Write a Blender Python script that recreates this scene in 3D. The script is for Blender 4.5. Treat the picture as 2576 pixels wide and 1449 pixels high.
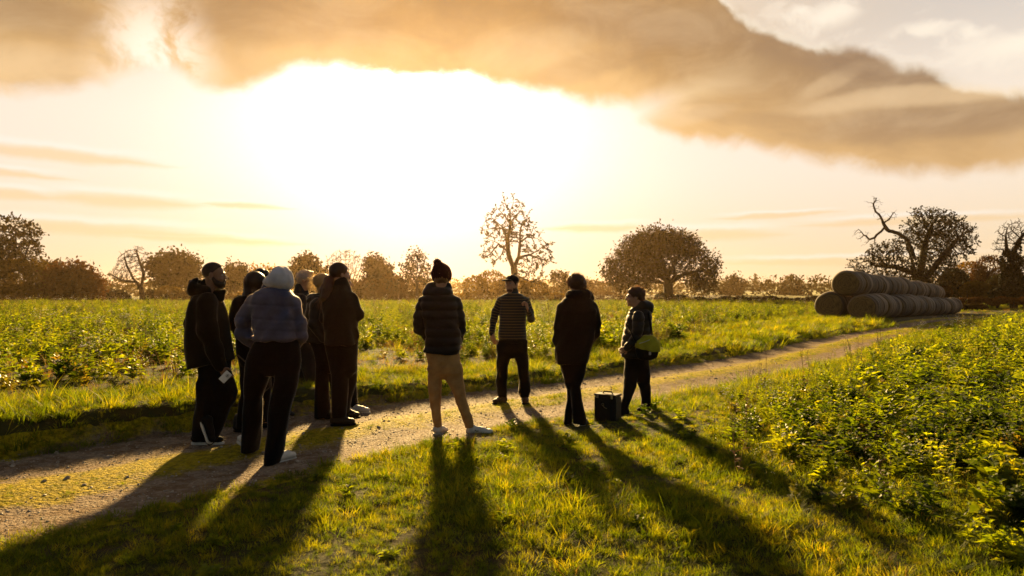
import bpy, bmesh, math, random
import numpy as np
from math import radians as R, sin, cos, pi, atan, atan2, hypot, sqrt
from mathutils import Vector, Matrix
random.seed(7); RNG = np.random.default_rng(7)
scene = bpy.context.scene
for _o in list(bpy.data.objects): bpy.data.objects.remove(_o, do_unlink=True)
COL = scene.collection

# ------------------------------------------------------------------ camera
FP, CX, HY, CH = 1717.0, 1288.0, 740.0, 1.5       # focal length, centre and horizon in 2576-wide photo pixels; eye height in m
cam = bpy.data.cameras.new('camera'); cam_o = bpy.data.objects.new('camera', cam); COL.objects.link(cam_o)
cam.sensor_width = 36.0; cam.lens = 24.0
cam_o.location = (0, 0, CH); cam_o.rotation_euler = (R(90), 0, 0)
cam.shift_y = (HY - 724.5) / 2576.0
cam.clip_start = 0.05; cam.clip_end = 6000
cam.dof.use_dof = True; cam.dof.focus_distance = 7.8; cam.dof.aperture_fstop = 2.4
scene.camera = cam_o

# ------------------------------------------------------------------ light
SUN_AZ, SUN_EL = R(-7.6), R(17.2)                 # azimuth from +Y towards +X, elevation
SUN_DIR = Vector((sin(SUN_AZ) * cos(SUN_EL), cos(SUN_AZ) * cos(SUN_EL), sin(SUN_EL)))
sun = bpy.data.lights.new('sun', 'SUN'); sun_o = bpy.data.objects.new('sun', sun); COL.objects.link(sun_o)
sun.energy = 5.0; sun.angle = R(2.6); sun.color = (1.0, 0.68, 0.27)
sun_o.rotation_euler = SUN_DIR.to_track_quat('Z', 'Y').to_euler()
scene.view_settings.view_transform = 'Standard'; scene.view_settings.look = 'None'
scene.view_settings.gamma = 1.0; scene.view_settings.use_curve_mapping = False
EXPO = 1.75
scene.view_settings.exposure = EXPO
scene.cycles.max_bounces = 7; scene.cycles.diffuse_bounces = 2; scene.cycles.glossy_bounces = 2
scene.cycles.transmission_bounces = 4; scene.cycles.transparent_max_bounces = 8; scene.cycles.volume_bounces = 0
scene.cycles.sample_clamp_indirect = 6.0; scene.cycles.use_denoising = True
scene.cycles.caustics_reflective = False; scene.cycles.caustics_refractive = False

# ------------------------------------------------------------------ world sky
def angs(dx, dy):
    """azimuth and elevation (in units of 1/FP rad) of a direction seen at photo position dx, dy"""
    return atan((dx - CX) / FP) * FP, atan((HY - dy) / hypot(FP, dx - CX)) * FP

class NT:
    """tiny helper for node maths"""
    def __init__(s, tree): s.t = tree; s.n = tree.nodes; s.l = tree.links
    def _in(s, node, i, v):
        if v is None: return
        if hasattr(v, 'default_value') and hasattr(v, 'is_output'): s.l.new(v, node.inputs[i])
        else: node.inputs[i].default_value = v
    def new(s, typ, **kw):
        n = s.n.new(typ)
        for k, v in kw.items(): setattr(n, k, v)
        return n
    def m(s, op, a, b=None, c=None, clamp=False):
        n = s.new('ShaderNodeMath', operation=op, use_clamp=clamp)
        s._in(n, 0, a); s._in(n, 1, b); s._in(n, 2, c); return n.outputs[0]
    def vm(s, op, a, b=None, out=0):
        n = s.new('ShaderNodeVectorMath', operation=op)
        s._in(n, 0, a); s._in(n, 1, b)
        return n.outputs[out]
    def smooth(s, v, lo, hi, a=0.0, b=1.0):
        n = s.new('ShaderNodeMapRange', interpolation_type='SMOOTHSTEP')
        for i, q in enumerate((v, lo, hi, a, b)): s._in(n, i, q)
        return n.outputs[0]
    def lin(s, v, lo, hi, a=0.0, b=1.0):
        n = s.new('ShaderNodeMapRange')
        for i, q in enumerate((v, lo, hi, a, b)): s._in(n, i, q)
        return n.outputs[0]
    def mix(s, f, a, b, blend='MIX'):
        n = s.new('ShaderNodeMix', data_type='RGBA', blend_type=blend)
        s._in(n, 0, f)
        for i, v in ((6, a), (7, b)):
            if isinstance(v, tuple) and len(v) == 3: v = (*v, 1)
            s._in(n, i, v)
        return n.outputs[2]
    def noise(s, vec, scale, detail=3.0, rough=0.5, dist=0.0, dims='3D', out=0):
        n = s.new('ShaderNodeTexNoise', noise_dimensions=dims)
        if vec is not None: s.l.new(vec, n.inputs['Vector'])
        n.inputs['Scale'].default_value = scale; n.inputs['Detail'].default_value = detail
        n.inputs['Roughness'].default_value = rough; n.inputs['Distortion'].default_value = dist
        return n.outputs[out]
    def comb(s, x, y, z):
        n = s.new('ShaderNodeCombineXYZ')
        for i, v in enumerate((x, y, z)): s._in(n, i, v)
        return n.outputs[0]
    def curve(s, v, pts, x0, x1, y0, y1):
        """piecewise smooth curve through pts, v in x0..x1 -> y0..y1"""
        n = s.new('ShaderNodeFloatCurve'); c = n.mapping.curves[0]
        q = [((x - x0) / (x1 - x0), (y - y0) / (y1 - y0)) for x, y in pts]
        c.points[0].location = q[0]; c.points[1].location = q[-1]
        for p in q[1:-1]: c.points.new(*p)
        n.mapping.update()
        s._in(n, 1, s.lin(v, x0, x1)); return s.lin(n.outputs[0], 0.0, 1.0, y0, y1)

world = bpy.data.worlds.new('World'); scene.world = world; world.use_nodes = True
def build_world():
    wt = world.node_tree; wt.nodes.clear(); k = NT(wt)
    gen = k.new('ShaderNodeTexCoord').outputs['Generated']
    sep = k.new('ShaderNodeSeparateXYZ'); wt.links.new(gen, sep.inputs[0])
    X, Y, Z = sep.outputs
    az = k.m('MULTIPLY', k.m('ARCTAN2', X, Y), FP)
    el = k.m('MULTIPLY', k.m('ARCSINE', Z), FP)
    uv = k.comb(k.m('MULTIPLY', az, 1 / 300.), k.m('MULTIPLY', el, 1 / 300.), 0.0)
    uvw = k.comb(k.m('MULTIPLY', az, 1 / 900.), k.m('MULTIPLY', el, 1 / 110.), 3.0)     # stretched sideways
    sky = k.new('ShaderNodeTexSky', sky_type='NISHITA', sun_disc=False)
    sky.sun_elevation = SUN_EL; sky.sun_rotation = SUN_AZ; sky.altitude = 50; sky.air_density = 1.2; sky.dust_density = 3.0
    skyc = k.mix(1.0, sky.outputs[0], (0.034, 0.028, 0.023), 'MULTIPLY')                    # strength about 0.05, warmed by the low sun
    # angle from the sun
    dt = k.vm('DOT_PRODUCT', gen, tuple(SUN_DIR), out=1)
    th = k.m('MULTIPLY', k.m('ARCCOSINE', k.m('MINIMUM', dt, 0.99999)), FP)
    g1 = k.m('EXPONENT', k.m('MULTIPLY', k.m('POWER', k.m('DIVIDE', th, 395.), 2.0), -1.0))
    g2 = k.m('EXPONENT', k.m('MULTIPLY', k.m('POWER', k.m('DIVIDE', th, 170.), 2.0), -1.0))
    g3 = k.m('EXPONENT', k.m('MULTIPLY', k.m('DIVIDE', th, 900.), -1.0))
    n1 = k.noise(uv, 1.0, 5, 0.55); n2 = k.noise(uvw, 1.0, 4, 0.5, 0.3); n3 = k.noise(uv, 4.0, 5, 0.6, 0.4)
    # clear air between the clouds: warm at the horizon, greyer high up
    warm = k.mix(k.smooth(el, 0., 330.), (0.90, 0.68, 0.40), (0.95, 0.82, 0.68))
    side = k.smooth(az, 250., 900.)
    high = k.smooth(el, 380., 640.)
    cool = k.mix(k.smooth(az, 400., 1150.), (0.74, 0.58, 0.42), (0.64, 0.58, 0.53))
    air = k.mix(high, warm, cool)
    air = k.mix(k.m('MULTIPLY', g3, 0.35), air, (1.0, 0.93, 0.80))
    glow = k.vm('SCALE', (1.0, 0.93, 0.80)); gs = glow.node; gs.inputs[0].default_value = (1.0, 0.98, 0.97)
    wt.links.new(k.m('ADD', k.m('MULTIPLY', g1, 0.88), k.m('MULTIPLY', g2, 3.0)), gs.inputs[3])
    air = k.mix(1.0, air, glow, 'ADD')
    # thin streaks low on the left and right
    wst = k.m('MULTIPLY', k.m('SUBTRACT', n2, 0.5), 26.); wsf = k.m('MULTIPLY', k.m('SUBTRACT', n3, 0.5), 14.)
    st, rim = 0.0, 0.0
    for sx, sy, hl, hh, tilt in ((130, 392, 250, 13, .02), (20, 490, 110, 11, 0.), (310, 508, 190, 15, .015), (620, 520, 120, 7, .03), (230, 578, 330, 14, .03), (520, 603, 240, 10, .03), (-80, 430, 200, 8, 0.),
                                 (1500, 575, 160, 10, .03), (1780, 592, 200, 14, .04), (2120, 655, 330, 9, 0.), (2300, 560, 260, 8, .02), (1950, 545, 160, 6, .0), (2450, 700, 200, 8, 0.)):
        a0, e0 = angs(sx, sy)
        da = k.m('DIVIDE', k.m('SUBTRACT', az, a0), float(hl)); de = k.m('DIVIDE', k.m('ADD', k.m('SUBTRACT', el, e0), k.m('ADD', k.m('MULTIPLY', k.m('SUBTRACT', az, a0), tilt * .3), k.m('ADD', wst, wsf))), float(hh) * 1.25)
        q2 = k.m('ADD', k.m('POWER', k.m('ABSOLUTE', da), 2.0), k.m('MULTIPLY', k.m('ABSOLUTE', de), 1.0))
        b1 = k.smooth(q2, 1.25, 0.2)
        st = k.m('MAXIMUM', st, b1) if not isinstance(st, float) else b1
        up_ = k.m('MULTIPLY', k.m('MULTIPLY', k.smooth(de, 0.6, 1.1), k.smooth(de, 2.0, 1.2)), k.smooth(k.m('ABSOLUTE', da), 1.1, 0.3))
        rim = k.m('MAXIMUM', rim, up_) if not isinstance(rim, float) else up_
    air = k.mix(k.m('MULTIPLY', rim, 0.45), air, (1.0, 0.95, 0.86))
    air = k.mix(k.m('MULTIPLY', k.m('MULTIPLY', st, k.smooth(th, 250., 520.)), 0.75), air, (0.90, 0.66, 0.38))
    # small bright puffs top right
    pf = k.m('MULTIPLY', k.smooth(k.noise(k.comb(k.m('MULTIPLY', az, 1 / 150.), k.m('MULTIPLY', el, 1 / 75.), 7.0), 1.0, 5, 0.6, 0.2), 0.53, 0.66), k.m('MULTIPLY', k.smooth(az, 420., 640.), k.smooth(el, 400., 500.)))
    air = k.mix(k.m('MULTIPLY', pf, 0.35), air, (1.05, 0.93, 0.76))
    for sx, sy, hw_, hh_ in ((2070, 45, 52, 24), (2120, 22, 40, 20), (2330, 72, 60, 12), (2440, 82, 34, 14), (2510, 132, 75, 26), (2575, 105, 40, 18), (2010, 30, 26, 14)):
        a0, e0 = angs(sx, sy)
        q5 = k.m('SQRT', k.m('ADD', k.m('POWER', k.m('DIVIDE', k.m('ADD', k.m('SUBTRACT', az, a0), k.m('MULTIPLY', k.m('SUBTRACT', n3, 0.5), 120.)), float(hw_)), 2.0), k.m('POWER', k.m('DIVIDE', k.m('ADD', k.m('SUBTRACT', el, e0), k.m('MULTIPLY', k.m('SUBTRACT', n3, 0.5), 70.)), float(hh_)), 2.0)))
        air = k.mix(k.m('MULTIPLY', k.smooth(q5, 1.7, 0.1), 0.8), air, (1.05, 0.93, 0.76))
    # the great dark cloud: lower and upper edges over azimuth
    low = [(-200, 290), (0, 250), (160, 225), (300, 195), (420, 175), (520, 225), (640, 205), (800, 176), (950, 203), (1100, 210), (1250, 216),
           (1370, 240), (1480, 264), (1570, 275), (1610, 318), (1700, 352), (1870, 372), (2000, 398), (2150, 425), (2350, 440), (2576, 428), (2900, 380)]
    top = [(1500, -400), (1700, -200), (1800, -40), (1870, 35), (1960, 72), (2050, 98), (2200, 135), (2330, 165), (2400, 195), (2576, 220), (2900, 300)]
    lowp = [angs(x, y) for x, y in low]; topp = [angs(x, y) for x, y in top]
    lowp = [(-1700, 420)] + lowp + [(1700, 560)]; topp = [(-1700, 1100), (0, 1100)] + topp + [(1700, 430)]
    lo = k.curve(az, lowp, -1700., 1700., 0., 1200.); tp = k.curve(az, topp, -1700., 1700., 0., 1200.)
    wob = k.m('MULTIPLY', k.m('SUBTRACT', n1, 0.5), 60.); wob2 = k.m('MULTIPLY', k.m('SUBTRACT', n3, 0.5), 46.)
    hgt = k.m('SUBTRACT', k.m('ADD', el, k.m('ADD', wob, wob2)), lo)                    # height above the lower edge
    dep = k.m('SUBTRACT', tp, k.m('ADD', el, k.m('ADD', wob2, k.m('MULTIPLY', wob, 0.6))))
    cm0 = k.m('MULTIPLY', k.smooth(hgt, -14., 32.), k.smooth(dep, -10., 22.))
    # openings: a bright tear at upper left and the seam running up to the right
    ax0, ay0 = angs(395, 150)
    q = k.m('SQRT', k.m('ADD', k.m('POWER', k.m('DIVIDE', k.m('SUBTRACT', k.m('ADD', az, wob2), ax0), 95.), 2.0), k.m('POWER', k.m('DIVIDE', k.m('SUBTRACT', k.m('ADD', el, wob), ay0), 115.), 2.0)))
    tear = k.m('MULTIPLY', k.smooth(q, 1.7, 0.2), k.smooth(n3, 0.30, 0.58))
    bx, by = angs(1560, 310); cx, cy = angs(1930, 150)
    L = hypot(cx - bx, cy - by); ux, uy = (cx - bx) / L, (cy - by) / L
    al = k.m('ADD', k.m('MULTIPLY', k.m('SUBTRACT', az, bx), ux), k.m('MULTIPLY', k.m('SUBTRACT', el, by), uy))
    ac = k.m('ADD', k.m('MULTIPLY', k.m('SUBTRACT', az, bx), -uy), k.m('MULTIPLY', k.m('SUBTRACT', el, by), ux))
    ac = k.m('ABSOLUTE', k.m('ADD', ac, k.m('MULTIPLY', wob, 0.9)))
    seam = k.m('MULTIPLY', k.smooth(ac, 52., -10.), k.smooth(al, L * 1.2, L * 0.1))
    seam = k.m('MULTIPLY', seam, k.smooth(al, -130., -20.))
    cm = k.m('MULTIPLY', cm0, k.m('SUBTRACT', 1.0, k.m('MULTIPLY', seam, k.smooth(al, L * .55, L * .0))))
    ctint = k.mix(k.smooth(az, 250., 900.), (0.43, 0.255, 0.110), (0.345, 0.225, 0.135))
    edge = k.mix(k.smooth(az, 300., 900.), (0.88, 0.56, 0.25), (0.70, 0.44, 0.20))
    cc = k.mix(k.smooth(hgt, 0., 215.), edge, ctint)
    cc = k.mix(k.m('MULTIPLY', k.smooth(n1, 0.40, 0.72), 0.30), cc, (0.62, 0.39, 0.18))
    lit = k.m('MULTIPLY', k.smooth(dep, 30., 6.), k.smooth(n1, 0.38, 0.54))
    cc = k.mix(k.m('MULTIPLY', lit, 1.0), cc, (1.0, 0.90, 0.72))
    cc = k.mix(k.m('MULTIPLY', seam, 0.6), cc, (1.05, 0.82, 0.50))
    def band(sx, sy, hl, hh, ang):
        a0, e0 = angs(sx, sy); ca, sa = cos(ang), sin(ang)
        da = k.m('SUBTRACT', az, a0); de = k.m('ADD', k.m('SUBTRACT', el, e0), k.m('MULTIPLY', wob, 0.8))
        al_ = k.m('DIVIDE', k.m('ADD', k.m('MULTIPLY', da, ca), k.m('MULTIPLY', de, sa)), float(hl)); ac_ = k.m('DIVIDE', k.m('SUBTRACT', k.m('MULTIPLY', de, ca), k.m('MULTIPLY', da, sa)), float(hh))
        return k.smooth(k.m('ADD', k.m('MULTIPLY', al_, al_), k.m('MULTIPLY', ac_, ac_)), 1.3, 0.0)
    for q, fac in (((2350, 238, 330, 26, -.02), .55), ((1700, 300, 150, 26, .15), .55), ((1340, 120, 200, 55, .1), .25), ((330, 60, 120, 50, .6), .35), ((120, 175, 200, 50, .1), .5), ((520, 170, 90, 45, -.5), .45), ((2090, 205, 90, 22, .3), .3)):
        cc = k.mix(k.m('MULTIPLY', band(*q), fac), cc, (0.92, 0.66, 0.38))
    for q, fac in (((2230, 165, 200, 38, -.25), .55), ((2420, 300, 380, 38, 0.), .5), ((1620, 60, 260, 60, -.15), .4), ((700, 50, 300, 60, .05), .35), ((1480, 170, 190, 34, .2), .25), ((90, 40, 160, 45, 0.), .35), ((1960, 120, 120, 30, -.3), .3), ((2000, 300, 250, 22, -.1), .2)):
        cc = k.mix(k.m('MULTIPLY', band(*q), fac), cc, (0.33, 0.215, 0.135))
    n4 = k.noise(k.comb(k.m('MULTIPLY', az, 1 / 260.), k.m('MULTIPLY', el, 1 / 120.), 11.0), 1.0, 6, 0.6, 0.5)
    cc = k.mix(k.m('MULTIPLY', k.smooth(n4, 0.42, 0.70), 0.22), cc, (0.95, 0.70, 0.42)); cc = k.mix(k.m('MULTIPLY', k.smooth(n4, 0.50, 0.28), 0.25), cc, (0.33, 0.215, 0.13))
    cc = k.mix(tear, cc, (1.15, 0.98, 0.80))
    front = k.mix(cm, air, cc)
    front = k.vm('SCALE', front); front.node.inputs[3].default_value = 2.0 ** -EXPO
    # towards the zenith and behind, only the plain sky
    fw = k.m('MULTIPLY', k.smooth(Y, -0.05, 0.35), k.smooth(Z, 0.86, 0.62))
    fin = k.mix(fw, skyc, front)
    bg = k.new('ShaderNodeBackground'); wt.links.new(fin, bg.inputs[0]); bg.inputs[1].default_value = 1.0
    out = k.new('ShaderNodeOutputWorld'); wt.links.new(bg.outputs[0], out.inputs[0])
    world.cycles.sampling_method = 'MANUAL'; world.cycles.sample_map_resolution = 1024
build_world()

# ------------------------------------------------------------------ object helpers
def at(dx, dy, Y):
    """point at depth Y that is seen at photo position dx, dy"""
    return np.array(((dx - CX) / FP * Y, Y, CH - (dy - HY) / FP * Y))
def tag(o, label=None, cat=None, group=None, kind=None):
    if label: o['label'] = label
    if cat: o['category'] = cat
    if group: o['group'] = group
    if kind: o['kind'] = kind
    return o
def empty(name, loc):
    o = bpy.data.objects.new(name, None); COL.objects.link(o); o.location = loc; o.empty_display_size = 0.2
    return o
def mesh_obj(name, verts, faces, mat, parent=None, smooth=False, base=None, link=True):
    """one mesh object; verts in world space, stored relative to base (or to the parent's place)"""
    verts = np.asarray(verts, dtype=np.float32).reshape(-1, 3)
    if base is None:
        base = np.zeros(3); p = parent
        while p is not None: base = base + np.array(p.location); p = p.parent
        verts = verts - base
    else: verts = verts - np.array(base)
    me = bpy.data.meshes.new(name)
    f = faces if isinstance(faces, np.ndarray) else None
    if f is not None:
        n = f.shape[1]; me.vertices.add(len(verts)); me.vertices.foreach_set('co', verts.ravel())
        me.loops.add(f.size); me.loops.foreach_set('vertex_index', f.astype(np.int32).ravel())
        me.polygons.add(len(f)); me.polygons.foreach_set('loop_start', np.arange(0, f.size, n, dtype=np.int32))
        me.update(calc_edges=True); me.validate()
    else:
        me.from_pydata([tuple(v) for v in verts.tolist()], [], faces)
    if smooth: me.shade_smooth()
    if mat is not None: me.materials.append(mat)
    o = bpy.data.objects.new(name, me)
    if link: COL.objects.link(o)
    if parent is not None: o.parent = parent
    elif base is not None: o.location = base
    return o

class MB:
    """collects simple shapes into one mesh"""
    def __init__(s): s.v = []; s.f = []
    def add(s, v, f):
        b = len(s.v); s.v += [tuple(map(float, q)) for q in v]; s.f += [tuple(i + b for i in q) for q in f]
    def box(s, c, h, rot=None, bevel=0.0):
        bm = bmesh.new(); bmesh.ops.create_cube(bm, size=2.0)
        for q in bm.verts: q.co = Vector((q.co.x * h[0], q.co.y * h[1], q.co.z * h[2]))
        if bevel: bmesh.ops.bevel(bm, geom=bm.edges[:], offset=bevel, segments=2, affect='EDGES')
        M = rot if rot is not None else Matrix.Identity(3)
        bm.verts.index_update()
        s.add([M @ q.co + Vector(c) for q in bm.verts], [[q.index for q in f.verts] for f in bm.faces]); bm.free()
    def tube(s, pts, rad, n=6, cap=True):
        pts = [Vector(p) for p in pts]; rad = rad if hasattr(rad, '__len__') else [rad] * len(pts)
        b = len(s.v); ref = Vector((0.31, 0.2, 0.93)).normalized()
        for i, p in enumerate(pts):
            d = (pts[min(i + 1, len(pts) - 1)] - pts[max(i - 1, 0)]).normalized()
            a = d.cross(ref); a = a.normalized() if a.length > 1e-3 else Vector((1, 0, 0)); c = d.cross(a)
            for j in range(n):
                t = 2 * pi * j / n; s.v.append(tuple(p + (a * cos(t) + c * sin(t)) * rad[i]))
        for i in range(len(pts) - 1):
            for j in range(n):
                s.f.append((b + i * n + j, b + i * n + (j + 1) % n, b + (i + 1) * n + (j + 1) % n, b + (i + 1) * n + j))
        if cap:
            s.f.append(tuple(b + j for j in reversed(range(n)))); s.f.append(tuple(b + (len(pts) - 1) * n + j for j in range(n)))
    def build(s, name, mat, parent=None, smooth=False, base=None): return mesh_obj(name, s.v, s.f, mat, parent, smooth, base)

# ------------------------------------------------------------------ materials
MATS = {}
def mat(name, col, rough=0.8, var=0.25, scale=8.0, bump=0.0, bscale=60.0, sheen=0.0, spec=0.3, metal=0.0, col2=None, coat=0.0, sheentint=None):
    if name in MATS: return MATS[name]
    m = bpy.data.materials.new(name); m.use_nodes = True; k = NT(m.node_tree); b = m.node_tree.nodes['Principled BSDF']
    tc = k.new('ShaderNodeTexCoord').outputs['Object']
    n = k.noise(tc, scale, 4, 0.6)
    c2 = col2 or tuple(c * (1 - var) for c in col)
    c1 = tuple(min(1, c * (1 + var)) for c in col)
    k.l.new(k.mix(k.smooth(n, 0.3, 0.7), c2, c1), b.inputs['Base Color'])
    b.inputs['Roughness'].default_value = rough; b.inputs['Specular IOR Level'].default_value = spec; b.inputs['Metallic'].default_value = metal
    if sheen:
        b.inputs['Sheen Weight'].default_value = sheen; b.inputs['Sheen Roughness'].default_value = 0.22
        b.inputs['Sheen Tint'].default_value = (*(sheentint or (1, 0.9, 0.8)), 1)
    if bump:
        bp = k.new('ShaderNodeBump'); bp.inputs['Strength'].default_value = bump; bp.inputs['Distance'].default_value = 0.01
        k.l.new(k.noise(tc, bscale, 4, 0.6), bp.inputs['Height']); k.l.new(bp.outputs[0], b.inputs['Normal'])
    MATS[name] = m; return m

def leafmat(name, cols, trans, rough=0.5, tw=0.5, spec=0.25, field=0.0):
    """leaf: diffuse and translucent mix; colour varies per instance and over the ground"""
    if name in MATS: return MATS[name]
    m = bpy.data.materials.new(name); m.use_nodes = True; k = NT(m.node_tree); nt = m.node_tree
    b = nt.nodes['Principled BSDF']; out = nt.nodes['Material Output']
    rnd = k.new('ShaderNodeObjectInfo').outputs['Random']
    geo = k.new('ShaderNodeNewGeometry').outputs['Position']
    n = k.noise(geo, 0.9, 3, 0.6); n2 = k.noise(geo, 14.0, 2, 0.6)
    f = k.m('ADD', k.m('MULTIPLY', rnd, 0.45), k.m('ADD', k.m('MULTIPLY', n, 0.5), k.m('MULTIPLY', k.m('SUBTRACT', n2, 0.5), 0.7)), clamp=True)
    ramp = k.new('ShaderNodeValToRGB'); cr = ramp.color_ramp
    cr.elements[0].position = 0.15; cr.elements[0].color = (*cols[0], 1); cr.elements[1].position = 0.9; cr.elements[1].color = (*cols[-1], 1)
    for i, c in enumerate(cols[1:-1]):
        e = cr.elements.new(0.15 + 0.75 * (i + 1) / (len(cols) - 1)); e.color = (*c, 1)
    k.l.new(f, ramp.inputs[0])
    k.l.new(ramp.outputs[0], b.inputs['Base Color']); b.inputs['Roughness'].default_value = rough; b.inputs['Specular IOR Level'].default_value = spec
    t = k.new('ShaderNodeBsdfTranslucent'); k.l.new(k.mix(1.0, ramp.outputs[0], tuple(trans), 'MULTIPLY'), t.inputs[0])
    mx = k.new('ShaderNodeMixShader'); mx.inputs[0].default_value = tw
    k.l.new(b.outputs[0], mx.inputs[1]); k.l.new(t.outputs[0], mx.inputs[2]); k.l.new(mx.outputs[0], out.inputs[0])
    MATS[name] = m; return m
# ------------------------------------------------------------------ land
TRK = np.array([(-13.0, -6.0, 1.2), (-9.6, -1.8, 1.2), (-6.3, 2.2, 1.2), (-3.75, 5.15, 1.22), (-1.75, 7.5, 1.15), (-0.2, 9.05, 1.15), (1.25, 10.45, 1.08), (2.95, 12.15, 1.08),
                (6.0, 15.4, 1.08), (10.9, 21.9, 1.08), (17.3, 29.5, 1.1), (25.5, 39.3, 1.1), (39.0, 54.0, 1.2), (58.0, 71.0, 1.3), (85.0, 90.0, 1.3), (120.0, 104.0, 1.3)])
def catmull(P, per):
    out = []
    for i in range(1, len(P) - 2):
        p0, p1, p2, p3 = P[i - 1], P[i], P[i + 1], P[i + 2]
        n = max(2, int(np.linalg.norm(p2[:2] - p1[:2]) / per))
        for t in np.arange(n) / n:
            out.append(0.5 * (2 * p1 + (p2 - p0) * t + (2 * p0 - 5 * p1 + 4 * p2 - p3) * t * t + (3 * p1 - p0 - 3 * p2 + p3) * t ** 3))
    return np.array(out)
TC = catmull(TRK, 0.12)
_tt = np.gradient(TC[:, :2], axis=0); _tt /= np.linalg.norm(_tt, axis=1)[:, None]
TN = np.stack([-_tt[:, 1], _tt[:, 0]], 1)                       # points to the field side (left)
TS = TC[::4]; TSN = TN[::4]
def lateral(x, y):
    """signed distance from the middle of the track in half widths-free metres, + on the field side"""
    x = np.asarray(x, float); y = np.asarray(y, float); sh = x.shape
    P = np.stack([x.ravel(), y.ravel()], 1); out = np.empty(len(P)); hw = np.empty(len(P))
    for i in range(0, len(P), 4000):
        q = P[i:i + 4000]; d = ((q[:, None, :] - TS[None, :, :2]) ** 2).sum(2); j = d.argmin(1)
        out[i:i + 4000] = ((q - TS[j, :2]) * TSN[j]).sum(1); hw[i:i + 4000] = TS[j, 2]
    far = np.abs(out)
    return out.reshape(sh), hw.reshape(sh)
def sst(x, a, b):
    t = np.clip((x - a) / (b - a), 0, 1); return t * t * (3 - 2 * t)
def vnoise(x, y, seed=0):
    r = np.random.default_rng(seed + 100); o = 0; 
    for i in range(7):
        a = r.uniform(0, 2 * pi); f = 1.7 ** (i - 2) * r.uniform(0.8, 1.2); p = r.uniform(0, 6.3, 2)
        xx = x + 0.6 / f * np.sin(y * f * 1.3 + p[0]); yy = y + 0.6 / f * np.sin(x * f * 1.1 + p[1])
        o = o + np.sin((xx * cos(a) + yy * sin(a)) * f * 2 + p[1]) * np.cos((xx * -sin(a) + yy * cos(a)) * f * 1.7 + p[0]) / (1 + i * 0.45)
    return o / 2.6
def height(x, y):
    x = np.asarray(x, float); y = np.asarray(y, float); s, hw = lateral(x, y)
    a = np.abs(s)
    z = np.where(s > 0, (0.19 + 0.12 * sst(-x, 0.8, 3.0) * sst(30 - y, 0, 15)) * sst(a, hw + 0.0, hw + 0.32) + 0.05 * sst(a, hw + 0.5, hw + 2.5), 0.05 * sst(a, hw - 0.1, hw + 0.8))
    off = sst(a, hw, hw + 0.5)
    z = z + off * 0.055 * vnoise(x * 1.4, y * 1.4, 3) * sst(120 - y, 0, 60)
    z = z + (1 - off) * (0.015 * np.cos(np.clip(a / hw, 0, 1) * 2 * pi) + 0.006 * vnoise(x * 3, y * 3, 5))
    w = sst(x / np.maximum(y, 1), 0.33, 0.5)
    z = z - 0.42 * sst(y, 34, 60) * w
    z = z + 0.9 * sst(y, 95, 260) * 0 
    return z

def ground_mat():
    m = bpy.data.materials.new('earth'); m.use_nodes = True; k = NT(m.node_tree); b = m.node_tree.nodes['Principled BSDF']
    p = k.new('ShaderNodeNewGeometry').outputs['Position']
    n = k.noise(p, 0.5, 5, 0.6); n2 = k.noise(p, 9.0, 5, 0.65)
    c = k.mix(k.smooth(n, 0.4, 0.62), (0.040, 0.040, 0.008), (0.075, 0.042, 0.014))
    c = k.mix(k.smooth(n2, 0.4, 0.7), c, (0.035, 0.035, 0.012))
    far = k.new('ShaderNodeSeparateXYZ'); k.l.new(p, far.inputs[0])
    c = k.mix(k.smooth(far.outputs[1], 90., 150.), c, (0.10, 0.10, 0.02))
    k.l.new(c, b.inputs['Base Color']); b.inputs['Roughness'].default_value = 0.95; b.inputs['Specular IOR Level'].default_value = 0.1
    bp = k.new('ShaderNodeBump'); bp.inputs['Strength'].default_value = 0.8; bp.inputs['Distance'].default_value = 0.04
    k.l.new(n2, bp.inputs['Height']); k.l.new(bp.outputs[0], b.inputs['Normal'])
    return m

def build_ground():
    ys = np.concatenate([np.linspace(-40, -4, 13)[:-1], np.linspace(-4, 2, 25)[:-1], np.linspace(2, 16, 150)[:-1], 16 * (1500 / 16) ** np.linspace(0, 1, 190)])
    ts = np.sinh(np.linspace(-1, 1, 301) * 1.6) / np.sinh(1.6)
    Y, T = np.meshgrid(ys, ts, indexing='ij')
    X = T * (22 + np.maximum(Y, 0) * 1.25)
    X[:, :12] -= np.linspace(400, 0, 12)[None, :]; X[:, -12:] += np.linspace(0, 400, 12)[None, :]
    Z = height(X, Y); s, hw = lateral(X, Y)
    Z = Z - 0.05 * (1 - sst(np.abs(s), hw - 0.1, hw + 0.15)) - 0.10 * (1 - sst(np.abs(s), hw, hw + 0.4)) * sst(Y, 20, 60)
    nr, nc = Y.shape
    idx = np.arange(nr * nc).reshape(nr, nc)
    F = np.stack([idx[:-1, :-1], idx[:-1, 1:], idx[1:, 1:], idx[1:, :-1]], -1).reshape(-1, 4)
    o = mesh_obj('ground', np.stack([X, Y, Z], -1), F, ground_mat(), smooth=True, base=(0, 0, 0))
    tag(o, kind='structure')

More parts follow.
